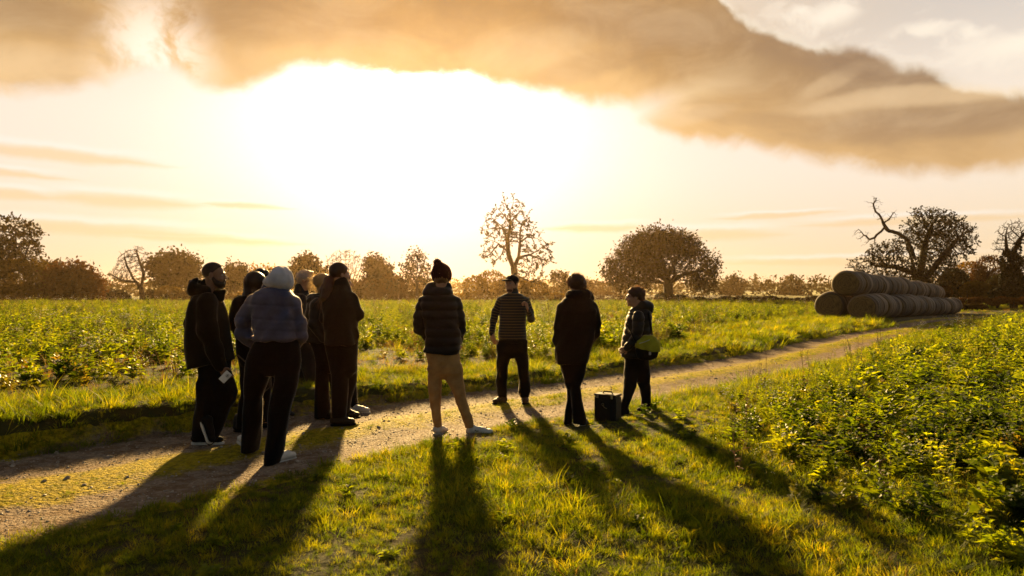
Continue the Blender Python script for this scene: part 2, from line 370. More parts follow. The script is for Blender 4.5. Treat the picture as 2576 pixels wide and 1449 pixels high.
def track_mat():
    m = bpy.data.materials.new('gravel track'); m.use_nodes = True; k = NT(m.node_tree); b = m.node_tree.nodes['Principled BSDF']
    p = k.new('ShaderNodeNewGeometry').outputs['Position']
    at_ = k.new('ShaderNodeAttribute', attribute_name='lat').outputs['Fac']
    n = k.noise(p, 1.1, 4, 0.6); nf = k.noise(p, 22.0, 5, 0.7); nm = k.noise(p, 5.0, 4, 0.65)
    vor = k.new('ShaderNodeTexVoronoi', feature='F1'); k.l.new(p, vor.inputs['Vector']); vor.inputs['Scale'].default_value = 34.0
    vor2 = k.new('ShaderNodeTexVoronoi', feature='F1'); k.l.new(p, vor2.inputs['Vector']); vor2.inputs['Scale'].default_value = 95.0
    stone = k.mix(vor.outputs['Color'], (0.13, 0.09, 0.06), (0.36, 0.265, 0.185))
    sepc = k.new('ShaderNodeSeparateColor'); k.l.new(vor2.outputs['Color'], sepc.inputs[0])
    stone = k.mix(k.m('MULTIPLY', sepc.outputs[0], 0.6), stone, (0.24, 0.18, 0.13))
    soil = k.mix(k.smooth(nf, 0.35, 0.65), (0.12, 0.075, 0.042), (0.21, 0.135, 0.08))
    c = k.mix(k.smooth(nm, 0.42, 0.58), soil, stone)
    moss = k.mix(k.smooth(nf, 0.35, 0.65), (0.15, 0.12, 0.004), (0.44, 0.32, 0.010))
    lat = k.m('ADD', k.m('ABSOLUTE', k.m('ADD', at_, 0.0)), k.m('MULTIPLY', k.m('SUBTRACT', n, 0.5), 0.9))
    lat = k.m('ADD', lat, k.m('MULTIPLY', k.m('SUBTRACT', nm, 0.5), 0.5))
    mk = k.smooth(lat, 0.46, 0.18)
    mk2 = k.smooth(lat, 0.98, 1.12)
    c = k.mix(k.m('MAXIMUM', mk, mk2), c, moss)
    k.l.new(c, b.inputs['Base Color']); b.inputs['Specular IOR Level'].default_value = 0.06
    k.l.new(k.mix(sepc.outputs[1], (0.7, 0.7, 0.7), (0.95, 0.95, 0.95)), b.inputs['Roughness'])
    h = k.m('ADD', k.m('MULTIPLY', vor.outputs['Distance'], -1.3), k.m('ADD', nf, k.m('MULTIPLY', vor2.outputs['Distance'], -0.5)))
    bp = k.new('ShaderNodeBump'); bp.inputs['Strength'].default_value = 0.75; bp.inputs['Distance'].default_value = 0.028
    k.l.new(h, bp.inputs['Height']); k.l.new(bp.outputs[0], b.inputs['Normal'])
    return m
def build_track():
    v = np.linspace(-1.3, 1.3, 53)
    P = TC[:, None, :2] + TN[:, None, :] * (v[None, :, None] * TC[:, None, 2:3])
    Z = height(P[..., 0], P[..., 1]) + 0.006 - 0.09 * sst(np.abs(v)[None, :], 1.12, 1.3)
    V = np.concatenate([P, Z[..., None]], -1); nr, nc = Z.shape
    idx = np.arange(nr * nc).reshape(nr, nc)
    F = np.stack([idx[:-1, 1:], idx[:-1, :-1], idx[1:, :-1], idx[1:, 1:]], -1).reshape(-1, 4)
    o = mesh_obj('track', V, F, track_mat(), smooth=True, base=(0, 0, 0))
    a = o.data.attributes.new('lat', 'FLOAT', 'POINT'); a.data.foreach_set('value', np.broadcast_to(v, (nr, nc)).astype(np.float32).ravel())
    tag(o, kind='structure')

# hills far away, one rolling sheet with wooded ridges
def build_hills():
    m = bpy.data.materials.new('far fields'); m.use_nodes = True; k = NT(m.node_tree); b = m.node_tree.nodes['Principled BSDF']
    p = k.new('ShaderNodeNewGeometry').outputs['Position']
    sp = k.new('ShaderNodeSeparateXYZ'); k.l.new(p, sp.inputs[0])
    n = k.noise(k.comb(k.m('MULTIPLY', sp.outputs[0], 0.012), k.m('MULTIPLY', sp.outputs[1], 0.012), 0.0), 1.0, 1)
    c = k.mix(k.smooth(n, 0.48, 0.53), (0.05, 0.045, 0.015), (0.22, 0.20, 0.03))
    c = k.mix(k.smooth(sp.outputs[2], 6., 9.), c, (0.045, 0.04, 0.018))
    k.l.new(c, b.inputs['Base Color']); b.inputs['Roughness'].default_value = 1.0
    az = np.linspace(-1.1, 1.1, 700); ds = np.array([300, 330, 380, 450, 540, 640, 700, 740, 760, 800, 1000.])
    A, D = np.meshgrid(az, ds, indexing='ij')
    u = np.tan(A) * FP + CX
    ridge = 12.0 + 3.5 * np.sin(A * 5 + 1) + 1.6 * np.sin(A * 17 + 2) + 0.7 * np.sin(A * 47) + 0.35 * np.sin(A * 131 + 1) + 0.3 * RNG.normal(size=(700, 1))
    prof = np.interp(D, [300, 380, 540, 700, 760, 1000], [0, 0.12, 0.45, 0.80, 1.0, 0.6])
    Z = ridge * prof - 0.6 * (D < 310)
    X = np.sin(A) * D; Y = np.cos(A) * D
    nr, nc = Z.shape; idx = np.arange(nr * nc).reshape(nr, nc)
    F = np.stack([idx[:-1, 1:], idx[:-1, :-1], idx[1:, :-1], idx[1:, 1:]], -1).reshape(-1, 4)[:, ::-1]
    tag(mesh_obj('hills', np.stack([X, Y, Z], -1), F, m, smooth=True, base=(0, 0, 0)), kind='structure')

# ------------------------------------------------------------------ scattered plants (stuff)
def scatter(name, pts, rot, scl, pick, protos, label, cat=None, kind='stuff'):
    me = bpy.data.meshes.new(name); n = len(pts); me.vertices.add(n); me.vertices.foreach_set('co', np.asarray(pts, np.float32).ravel())
    for nm, ty, arr in (('rot', 'FLOAT_VECTOR', rot), ('scl', 'FLOAT', scl), ('pick', 'INT', pick)):
        a = me.attributes.new(nm, ty, 'POINT'); key = 'vector' if ty == 'FLOAT_VECTOR' else 'value'
        a.data.foreach_set(key, np.asarray(arr, np.int32 if ty == 'INT' else np.float32).ravel())
    o = bpy.data.objects.new(name, me); COL.objects.link(o)
    pc = bpy.data.collections.new(name + '_kinds')
    for i, p in enumerate(protos):
        p.name = '%s_kind_%s' % (name, 'abcdefghijklmnop'[i]); pc.objects.link(p)
    g = bpy.data.node_groups.new(name + '_scatter', 'GeometryNodeTree')
    g.interface.new_socket('Geometry', in_out='INPUT', socket_type='NodeSocketGeometry'); g.interface.new_socket('Geometry', in_out='OUTPUT', socket_type='NodeSocketGeometry')
    N = g.nodes; gi = N.new('NodeGroupInput'); go = N.new('NodeGroupOutput'); ip = N.new('GeometryNodeInstanceOnPoints')
    ci = N.new('GeometryNodeCollectionInfo'); ci.inputs['Collection'].default_value = pc; ci.inputs['Separate Children'].default_value = True; ci.inputs['Reset Children'].default_value = True
    def attr(nm, ty):
        a = N.new('GeometryNodeInputNamedAttribute'); a.data_type = ty; a.inputs['Name'].default_value = nm; return a.outputs['Attribute']
    e = N.new('FunctionNodeEulerToRotation'); g.links.new(attr('rot', 'FLOAT_VECTOR'), e.inputs[0])
    g.links.new(gi.outputs[0], ip.inputs['Points']); g.links.new(ci.outputs[0], ip.inputs['Instance']); ip.inputs['Pick Instance'].default_value = True
    g.links.new(attr('pick', 'INT'), ip.inputs['Instance Index']); g.links.new(e.outputs[0], ip.inputs['Rotation']); g.links.new(attr('scl', 'FLOAT'), ip.inputs['Scale'])
    g.links.new(ip.outputs[0], go.inputs[0])
    md = o.modifiers.new('scatter', 'NODES'); md.node_group = g
    tag(o, label, cat, kind=kind); return o

def blade(V, F, p, az, h, w, bend, nseg=3, lean=0.0):
    """one grass blade as a bent strip"""
    d = np.array((cos(az), sin(az), 0)); sd = np.array((-sin(az + RNG.uniform(-.8, .8)), cos(az), 0)); b = len(V)
    for i in range(nseg + 1):
        t = i / nseg; c = np.array(p) + d * (lean * t + bend * t * t) * h + np.array((0, 0, h * t * (1 - 0.35 * bend * t)))
        ww = w * (1 - t ** 1.6) * 0.5 + 0.0003
        if i < nseg: V += [tuple(c - sd * ww), tuple(c + sd * ww)]
        else: V.append(tuple(c))
    for i in range(nseg - 1): F.append((b + 2 * i, b + 2 * i + 1, b + 2 * i + 3, b + 2 * i + 2))
    F.append((b + 2 * nseg - 2, b + 2 * nseg - 1, b + 2 * nseg))
def tuft(n, rad, h, w, bend=(0.2, 1.1), m=None, nseg=3):
    V, F = [], []
    for i in range(n):
        a = RNG.uniform(0, 2 * pi); r = rad * sqrt(RNG.uniform()); hh = h * RNG.uniform(0.45, 1.15)
        blade(V, F, (r * cos(a), r * sin(a), -0.02), a + RNG.uniform(-1.2, 1.2), hh, w * RNG.uniform(0.7, 1.3), RNG.uniform(*bend), nseg, RNG.uniform(0, 0.4))
    return mesh_obj('tuft', V, F, m, link=False, base=(0, 0, 0))
def leaf(V, F, p, az, up, L, W, droop=0.6, lob=0.25):
    """broad lobed leaf on a folded midrib"""
    d = np.array((cos(az), sin(az), 0)); s = np.array((-sin(az), cos(az), 0)); b = len(V); n = 5
    for i in range(n + 1):
        t = i / n; c = np.array(p) + d * L * t * cos(up * (1 - t * droop)) + np.array((0, 0, L * t * sin(up) - L * droop * t * t * 0.6))
        w = W * sin(pi * (0.12 + 0.83 * t)) ** 0.8 * (1 + lob * (1 if i % 2 else -1)) * 0.5
        lift = np.array((0, 0, w * 0.5))
        V += [tuple(c - s * w + lift), tuple(c), tuple(c + s * w + lift)]
    for i in range(n):
        q = b + 3 * i; F += [(q, q + 1, q + 4, q + 3), (q + 1, q + 2, q + 5, q + 4)]
def stalk(V, F, a, b_, w):
    a = np.array(a); b_ = np.array(b_); q = len(V); s = np.array((w, 0, 0)); t = np.array((0, w, 0))
    V += [tuple(a - s), tuple(a + s), tuple(a + t), tuple(b_ - s * .6), tuple(b_ + s * .6), tuple(b_ + t * .6)]
    F += [(q, q + 1, q + 4, q + 3), (q + 1, q + 2, q + 5, q + 4), (q + 2, q, q + 3, q + 5)]
def crop(nst, h, nl, L, m, spread=0.14, rnd=0):
    """bushy broad-leaved plant: a few stems carrying leaves that get smaller upwards"""
    V, F = [], []
    for s in range(nst):
        a = RNG.uniform(0, 6.28); top = np.array((cos(a) * spread * RNG.uniform(.3, 1.3), sin(a) * spread * RNG.uniform(.3, 1.3), h * RNG.uniform(.65, 1.1)))
        stalk(V, F, (0, 0, -.02), top, 0.004)
        for i in range(nl):
            t = (i + RNG.uniform(0, 1)) / nl; q = top * t; l = L * (1.15 - 0.75 * t) * RNG.uniform(.6, 1.2)
            leaf(V, F, q, i * 2.4 + RNG.uniform(-.5, .5) + a, RNG.uniform(0.2, 1.0), l, l * RNG.uniform(.45, .7), RNG.uniform(.2, .9))
    return mesh_obj('crop', V, F, m, link=False, base=(0, 0, 0))
def flowerplant(h, n, m, mf, size=0.012, petals=5):
    V, F = [], []; cnt = []
    tips = []
    for s in range(n):
        a = RNG.uniform(0, 6.28); p0 = np.zeros(3); p1 = np.array((cos(a) * .05, sin(a) * .05, h * .5)); p2 = p1 + np.array((RNG.uniform(-.07, .07), RNG.uniform(-.07, .07), h * RNG.uniform(.3, .55)))
        stalk(V, F, p0, p1, .0025); stalk(V, F, p1, p2, .002); tips.append(p2)
        for k_ in range(3):
            q = p1 + (p2 - p1) * RNG.uniform(.2, .9); e = q + np.array((RNG.uniform(-.06, .06), RNG.uniform(-.06, .06), .05)); stalk(V, F, q, e, .0015); tips.append(e)
        for k_ in range(4): leaf(V, F, p1 * RNG.uniform(.2, 1.2), RNG.uniform(0, 6.28), .6, .06, .02, .6)
    nf = len(F)
    for t in tips:
        b = len(V)
        for j in range(petals):
            a0 = 2 * pi * j / petals + RNG.uniform(-.2, .2); dz = RNG.uniform(-.3, .5)
            V += [tuple(t), tuple(t + size * np.array((cos(a0 - .4), sin(a0 - .4), dz * .6))), tuple(t + size * 1.25 * np.array((cos(a0), sin(a0), dz))), tuple(t + size * np.array((cos(a0 + .4), sin(a0 + .4), dz * .6)))]
            F.append((b + 4 * j, b + 4 * j + 1, b + 4 * j + 2, b + 4 * j + 3))
    o = mesh_obj('flower', V, F, m, link=False, base=(0, 0, 0)); o.data.materials.append(mf)
    for i in range(nf, len(F)): o.data.polygons[i].material_index = 1
    return o

def sample(y0, y1, dens, margin=3.0, cond=None, tmax=0.80):
    """random ground points between depths y0..y1, dens per square metre (may be a function)"""
    A = (tmax * (y1 + y0) + 2 * margin) * (y1 - y0); dm = dens if not callable(dens) else dens(None, None, True)
    n = int(A * dm); y = np.sqrt(RNG.uniform(0, 1, n) * ((y1 + 4) ** 2 - (y0 + 4) ** 2) + (y0 + 4) ** 2) - 4
    x = RNG.uniform(-1, 1, n) * (tmax * y + margin)
    keep = np.ones(n, bool)
    if callable(dens): keep &= RNG.uniform(0, 1, n) < dens(x, y, False) / dm
    x, y = x[keep], y[keep]; s, hw = lateral(x, y)
    if cond is not None:
        k = cond(x, y, s, hw); x, y, s, hw = x[k], y[k], s[k], hw[k]
    return x, y, height(x, y), s, hw

# the bed of broad-leaved plants on the right, as a polygon on the ground
BED = [at(dx, dy, 2576. / (dy - 740))[:2] for dx, dy in ((1720, 1125), (1800, 1010), (1920, 975), (2060, 930), (2180, 890), (2270, 860), (2380, 830), (2480, 806), (2560, 796))]
BED = [np.array(p) for p in BED] + [np.array((70, 55)), np.array((70, 2)), np.array((6.5, 3.0))] + [np.array(at(dx, dy, 2576. / (dy - 740))[:2]) for dx, dy in ((2570, 1432), (2330, 1380), (2100, 1325), (1930, 1265), (1790, 1195))]
BED = np.array(BED)
def inside(x, y, poly, wob=0.35):
    x = x + wob * vnoise(x * 1.1, y * 1.1, 21); y = y + wob * vnoise(x * 1.3, y * .9, 22)
    c = np.zeros(x.shape, bool); j = len(poly) - 1
    for i in range(len(poly)):
        xi, yi = poly[i]; xj, yj = poly[j]
        with np.errstate(divide='ignore', invalid='ignore'):
            c ^= ((yi > y) != (yj > y)) & (x < (xj - xi) * (y - yi) / (yj - yi + 1e-12) + xi)
        j = i
    return c

def build_plants():
    G = leafmat('grass blade', [(0.016, 0.030, 0.002), (0.045, 0.068, 0.004), (0.10, 0.108, 0.006), (0.15, 0.115, 0.012)], (4.5, 3.8, 0.7), 0.6, 0.58, 0.10)
    GS = leafmat('straw grass', [(0.12, 0.075, 0.02), (0.20, 0.13, 0.035), (0.09, 0.09, 0.012)], (2.2, 1.9, 1.0), 0.6, 0.45, 0.1)
    CR = leafmat('crop leaf', [(0.007, 0.015, 0.002), (0.030, 0.052, 0.004), (0.085, 0.115, 0.007), (0.16, 0.16, 0.010)], (5.9, 4.6, 0.9), 0.5, 0.55, 0.12)
    CY = leafmat('yellowing leaf', [(0.08, 0.11, 0.008), (0.16, 0.15, 0.010), (0.20, 0.12, 0.015)], (2.2, 1.9, 0.8), 0.45, 0.5, 0.4)
    DR = leafmat('dry stem', [(0.07, 0.045, 0.02), (0.14, 0.08, 0.035), (0.20, 0.12, 0.05)], (1.4, 1.2, 1.0), 0.7, 0.25, 0.2)
    WF = leafmat('white petal', [(0.75, 0.70, 0.62), (0.82, 0.78, 0.72)], (1, 1, 1), 0.6, 0.45)
    YF = leafmat('yellow petal', [(0.72, 0.55, 0.05), (0.78, 0.62, 0.10)], (1.1, 1.1, 1), 0.6, 0.45)
    bare = lambda x, y, s, hw: (np.abs(s) > hw * 0.98 + 0.12 * vnoise(x * 2, y * 2, 9))
    bales = lambda x, y: ~((np.abs((x - 17.2) * 0.775 - (y - 34.5) * 0.632) < 2.4) & (((x - 17.2) * 0.632 + (y - 34.5) * 0.775) > -0.6) & (((x - 17.2) * 0.632 + (y - 34.5) * 0.775) < 34.5))
    def place(name, parts, protos, label, cat):
        """parts: list of (x, y, z, base scale, picks, tilt)"""
        P, Rr, S, K = [], [], [], []
        for x, y, z, sc, pk, tilt in parts:
            n = len(x); P.append(np.stack([x, y, z], 1)); Rr.append(np.stack([RNG.normal(0, tilt, n), RNG.normal(0, tilt, n), RNG.uniform(0, 6.28, n)], 1))
            S.append(sc * RNG.uniform(0.7, 1.3, n)); K.append(RNG.choice(pk, n))
        P = np.concatenate(P); print(name, len(P))
        return scatter(name, P, np.concatenate(Rr), np.concatenate(S), np.concatenate(K), protos, label, cat)
    # --- grass
    protos = [tuft(52, 0.075, 0.075, 0.0045, m=G), tuft(52, 0.085, 0.095, 0.005, m=G), tuft(44, 0.07, 0.12, 0.0055, (0.5, 1.3), G), tuft(34, 0.09, 0.24, 0.006, (0.2, 1.0), G, 4),
              tuft(26, 0.08, 0.20, 0.005, m=GS), tuft(60, 0.20, 0.17, 0.012, m=G), tuft(50, 0.20, 0.26, 0.014, m=G), tuft(40, 0.18, 0.24, 0.012, m=GS), tuft(60, 0.07, 0.045, 0.004, m=G)]
    parts = []
    FEET = np.array([at(a, b, 2576. / (b - 740))[:2] for a, b in ((1108, 1094), (1185, 1098), (1215, 1102), (1240, 1102), (1160, 1120), (1427, 1076), (1462, 1076), (1528, 1074), (1567, 1052), (1625, 1046), (700, 1170), (612, 1142))])
    def feet(x, y): return np.sqrt(((x[:, None] - FEET[:, 0]) ** 2 + (y[:, None] + .12 - FEET[:, 1]) ** 2).min(1))
    lump = lambda x, y: 0.78 + 0.7 * vnoise(x * 1.5, y * 1.5, 31)
    def add(y0, y1, d, cond, sc, pk, tilt=0.15, margin=3.0):
        x, y, z, s, hw = sample(y0, y1, d, margin, cond); sc = sc * np.clip(lump(x, y), 0.45, 1.5) if len(x) else sc
        if y0 < 10: sc = sc * np.clip(feet(x, y) / .34, .28, 1)
        parts.append((x, y, z, sc, pk, tilt))
    near = lambda x, y, s, hw: bare(x, y, s, hw) & (s < 0)
    add(2.0, 8.5, 310, near, 0.88, [0, 0, 1, 1, 1, 1, 2], 0.25, 1.2)
    add(2.0, 8.5, 8, near, 0.6, [3, 3, 3, 4], 0.3, 1.2)
    add(8.5, 16, 160, lambda x, y, s, hw: bare(x, y, s, hw) & (s < 0) & (s > -9), 0.95, [0, 1, 1, 2, 2, 3], 0.2, 1.5)
    verge = lambda w: (lambda x, y, s, hw: bare(x, y, s, hw) & (s > 0) & (s < hw + w + 0.8 * vnoise(x * .7, y * .7, 12)))
    add(4, 16, 170, verge(1.6), 0.85, [1, 1, 2, 2, 3, 0], 0.2, 2.5)
    add(4, 16, 24, lambda x, y, s, hw: (s > hw + 1.2), 0.9, [1, 2, 2, 3, 4], 0.2, 2.5)
    add(16, 42, 22, lambda x, y, s, hw: bare(x, y, s, hw) & (s > -14) & (s < 7) & bales(x, y), 1.0, [5, 6, 6], 0.15)
    add(16, 42, 2.5, lambda x, y, s, hw: (s >= 5) & bales(x, y), 0.8, [5, 6, 7], 0.15)
    add(42, 105, 1.2, lambda x, y, s, hw: bare(x, y, s, hw) & bales(x, y), 0.9, [5, 6, 7], 0.1)
    add(2, 22, 150, lambda x, y, s, hw: (np.abs(s + 0.05) < hw * (0.20 + 0.20 * vnoise(x * 1.5, y * 1.5, 13))), 0.75, [8, 8, 8, 8, 0], 0.2)
    add(22, 60, 16, lambda x, y, s, hw: (np.abs(s) < hw * 0.32), 0.45, [5], 0.1)
    add(14, 90, 5.0, lambda x, y, s, hw: (s > hw + 3) & bales(x, y) & (vnoise(x * .5, y * .35, 41) < -.1), 0.75, [7, 7, 5], 0.15)
    place('grass', parts, protos, 'lush green grass with straw blades growing over the verges and foreground', 'grass')
    # --- broad-leaved plants
    cp = [crop(4, 0.42, 9, 0.22, CR), crop(5, 0.52, 10, 0.18, CR, 0.20), crop(3, 0.34, 7, 0.30, CR, 0.12), crop(7, 0.60, 12, 0.13, CR, 0.26), crop(4, 0.30, 8, 0.17, CY), crop(5, 0.5, 12, 0.09, CY, 0.2), crop(3, 0.16, 7, 0.20, CR, 0.12)]
    parts = []
    fld = lambda x, y: np.clip(0.55 + 1.1 * vnoise(x * 0.5, y * 0.35, 41), 0.06, 1.2)
    def dens(a): return lambda x, y, q: a * 1.2 if q else a * fld(x, y)
    field = lambda m: (lambda x, y, s, hw: (s > hw + m + 0.5 * vnoise(x, y, 14)) & bales(x, y) & ~((s < hw + 4.5) & (y > 22)))
    for y0, y1, d, sc in ((7, 16, 10.0, 0.85), (16, 32, 8.5, 1.0), (32, 60, 5.0, 1.1), (60, 104, 3.2, 1.0)):
        x, y, z, s, hw = sample(y0, y1, dens(d), 3, field(1.9)); gr = np.clip(0.8 + .35 * vnoise(x * .9, y * .9, 42), .45, 1.3)
        dip = 1 - 0.85 * ((y > 66) & (y < 80) & (x < -12)); keep = RNG.uniform(0, 1, len(x)) < dip
        parts.append((x[keep], y[keep], z[keep], (sc * gr)[keep], [0, 1, 1, 2, 3, 3, 4, 5], 0.12))
    for y0, y1, d, sc in ((3.2, 9, 19.0, 0.78), (9, 22, 11.0, 0.92), (22, 50, 5.0, 1.1)):
        x, y, z, s, hw = sample(y0, y1, d, 2, lambda x, y, s, hw: inside(x, y, BED) & (s < -hw))
        fr = sum(inside(x + a, y + b, BED) for a, b in ((-.8, 0), (0, .9), (-.5, .6), (-1.5, .4), (0, 1.8))) / 5; thin = RNG.uniform(0, 1, len(x)) < .35 + .65 * fr; x, y, z, fr = x[thin], y[thin], z[thin], fr[thin]; sc = sc * (.42 + .58 * fr) * np.clip(.85 + .35 * vnoise(x * 1.2, y * 1.2, 61), .5, 1.35)
        parts.append((x, y, z, sc, [0, 0, 1, 2, 2, 3, 6, 4], 0.15))
    x, y, z, s, hw = sample(2.2, 9, 1.6, 1, lambda x, y, s, hw: (s < -hw - .1)); parts.append((x, y, z - .02, 0.35, [6, 2], 0.15))
    place('crop_plants', parts, cp, 'bushy green broad-leaved crop plants filling the field and the bed beside the track', 'crop plants')
    # --- flowers and dry stalks
    fp = [flowerplant(0.45, 3, CR, WF, 0.011), flowerplant(0.5, 2, DR, WF, 0.013), flowerplant(0.5, 3, CR, YF, 0.011), flowerplant(0.62, 3, DR, DR, 0.008), tuft(22, 0.12, 0.5, 0.006, (0.05, 0.3), DR, 3), flowerplant(0.22, 4, CR, WF, 0.012)]
    parts = []
    for y0, y1, d, sc in ((7, 16, 2.6, 1.0), (16, 35, 1.6, 1.3), (35, 100, 0.30, 2.0)):
        def dd(x, y, q, d=d): return d * 1.5 if q else d * np.clip(0.5 + 1.2 * vnoise(x * .5, y * .5, 51), 0.05, 1.5)
        x, y, z, s, hw = sample(y0, y1, dd, 3, field(1.6)); parts.append((x, y, z, sc, [0, 1, 1, 2, 3, 3, 4], 0.12))
    for y0, y1, d, sc in ((4, 9, 2.6, 0.85), (9, 30, 1.5, 1.1)):
        x, y, z, s, hw = sample(y0, y1, d, 2, lambda x, y, s, hw: inside(x, y, BED) & (s < -hw)); parts.append((x, y, z, sc, [0, 0, 2, 2, 3], 0.12))
    x, y, z, s, hw = sample(5, 14, lambda x, y, q: 9. if q else 9. * (vnoise(x * .8, y * .8, 52) > 0.35), 3, verge(2.6)); parts.append((x, y, z, 1.0, [5, 5, 3], 0.15))
    place('wildflowers', parts, fp, 'white and yellow wildflowers with thin brown dry stalks among the crop', 'wildflowers')
    # --- loose stones on the track
    st = []
    for i in range(4):
        bm = bmesh.new(); bmesh.ops.create_icosphere(bm, subdivisions=1, radius=0.012)
        sc = RNG.uniform(0.6, 1.3, 3)
        for v in bm.verts: v.co = Vector((v.co.x * sc[0], v.co.y * sc[1], v.co.z * sc[2] * 0.6)) * RNG.uniform(.8, 1.2)
        me = bpy.data.meshes.new('stone'); bm.to_mesh(me); bm.free(); me.materials.append(mat('stone', (0.30, 0.24, 0.185), 0.6, 0.5, 30, spec=0.2)); st.append(bpy.data.objects.new('stone', me))
    x, y, z, s, hw = sample(3, 14, 260, 2, lambda x, y, s, hw: (np.abs(s) < hw * 1.05) & (np.abs(s) > hw * (0.22 + .2 * vnoise(x * 1.5, y * 1.5, 13))))
    x2, y2, z2, s2, hw2 = sample(3, 16, 6, 2, lambda x, y, s, hw: (np.abs(s) < hw * 1.1))
    n = len(x); k = RNG.uniform(0, 1, n) ** 3 * 0.9 + 0.35
    parts = [(x, y, z + .006, k, [0, 1, 2, 3], 0.5), (x2, y2, z2 + .008, 1.7, [0, 1, 2, 3], 0.3)]
    place('gravel', parts, st, 'loose brown gravel stones strewn over the wheel ruts of the track', 'gravel')

build_ground(); build_track(); build_hills(); build_plants()
# ------------------------------------------------------------------ round straw bales
def bale_mats():
    m = bpy.data.materials.new('straw side'); m.use_nodes = True; k = NT(m.node_tree); b = m.node_tree.nodes['Principled BSDF']
    o = k.new('ShaderNodeTexCoord').outputs['Object']; sp = k.new('ShaderNodeSeparateXYZ'); k.l.new(o, sp.inputs[0])
    rnd = k.new('ShaderNodeObjectInfo').outputs['Random']
    wrap = k.noise(k.comb(k.m('ADD', k.m('MULTIPLY', sp.outputs[1], 16.), k.m('MULTIPLY', rnd, 40.)), k.m('MULTIPLY', sp.outputs[0], .6), k.m('MULTIPLY', sp.outputs[2], .6)), 1.0, 3, 0.6)
    f = k.noise(o, 45.0, 3, 0.7)
    c = k.mix(k.smooth(wrap, 0.35, 0.65), (0.028, 0.018, 0.010), (0.23, 0.155, 0.095))
    c = k.mix(k.m('MULTIPLY', k.smooth(f, 0.4, 0.7), 0.5), c, (0.15, 0.10, 0.06))
    c = k.mix(1.0, c, k.mix(rnd, (0.55, 0.55, 0.55), (1.35, 1.35, 1.35)), 'MULTIPLY'); k.l.new(c, b.inputs['Base Color']); b.inputs['Roughness'].default_value = 0.85
    bp = k.new('ShaderNodeBump'); bp.inputs['Strength'].default_value = 0.7; bp.inputs['Distance'].default_value = 0.03
    k.l.new(k.m('ADD', wrap, k.m('MULTIPLY', f, .4)), bp.inputs['Height']); k.l.new(bp.outputs[0], b.inputs['Normal'])
    m2 = bpy.data.materials.new('straw end'); m2.use_nodes = True; k = NT(m2.node_tree); b = m2.node_tree.nodes['Principled BSDF']
    o = k.new('ShaderNodeTexCoord').outputs['Object']; sp = k.new('ShaderNodeSeparateXYZ'); k.l.new(o, sp.inputs[0])
    rr = k.m('SQRT', k.m('ADD', k.m('POWER', sp.outputs[0], 2.), k.m('POWER', k.m('SUBTRACT', sp.outputs[2], 0.70), 2.)))
    ang = k.m('ARCTAN2', sp.outputs[0], k.m('SUBTRACT', sp.outputs[2], 0.70))
    sw = k.noise(k.comb(k.m('MULTIPLY', rr, 26.), k.m('MULTIPLY', ang, 1.6), 0.0), 1.0, 3, 0.6)
    f = k.noise(o, 30.0, 4, 0.7)
    c = k.mix(k.smooth(sw, 0.35, 0.65), (0.05, 0.030, 0.009), (0.17, 0.105, 0.030))
    c = k.mix(k.m('MULTIPLY', k.smooth(f, 0.4, 0.65), 0.6), c, (0.13, 0.08, 0.025))
    k.l.new(c, b.inputs['Base Color']); b.inputs['Roughness'].default_value = 0.9
    bp = k.new('ShaderNodeBump'); bp.inputs['Strength'].default_value = 0.8; bp.inputs['Distance'].default_value = 0.03
    k.l.new(k.m('ADD', sw, k.m('MULTIPLY', f, .6)), bp.inputs['Height']); k.l.new(bp.outputs[0], b.inputs['Normal'])
    return m, m2
BS, BE = bale_mats()
PHI = R(39.2); BAX = np.array((sin(PHI), cos(PHI))); BPR = np.array((cos(PHI), -sin(PHI)))   # along the rows, across the rows
def bale_variants():
    out = []
    for q in range(4):
        r = np.random.default_rng(90 + q); n = 40; prof = [(0.0, 0.0), (0.0, 0.30), (0.0, 0.54), (0.035, 0.60), (0.12, 0.665)]
        for i in range(9): prof.append((0.20 + i * 0.115, 0.70 + r.uniform(-0.022, 0.016)))
        prof += [(1.18, 0.665), (1.265, 0.60), (1.30, 0.54), (1.30, 0.30), (1.30, 0.0)]
        V, F, mi = [], [], []
        for j, (y, rad) in enumerate(prof):
            for i in range(n):
                a = 2 * pi * i / n; rr = rad * (1 + 0.012 * sin(3 * a + q) + 0.008 * sin(7 * a + 2 * q))
                z = rr * cos(a); z = z if z > -0.62 else -0.62 + (z + 0.62) * 0.3      # flattened where it rests
                end = y < 0.01 or y > 1.29
                V.append((rr * sin(a) * 1.035, y - 0.65 + (r.uniform(-.012, .012) if end and rad > .1 else 0), 0.66 + z * 0.97))
        for j in range(len(prof) - 1):
            for i in range(n):
                F.append((j * n + i, j * n + (i + 1) % n, (j + 1) * n + (i + 1) % n, (j + 1) * n + i)); mi.append(1 if prof[j][1] < .63 and prof[j + 1][1] < .66 and (prof[j][0] < .01 or prof[j + 1][0] > 1.29) else 0)
        o = mesh_obj('straw_bale', V, F, BS, base=(0, 0, 0), smooth=True, link=False); o.data.materials.append(BE)
        o.data.polygons.foreach_set('material_index', mi); out.append(o)
    return out
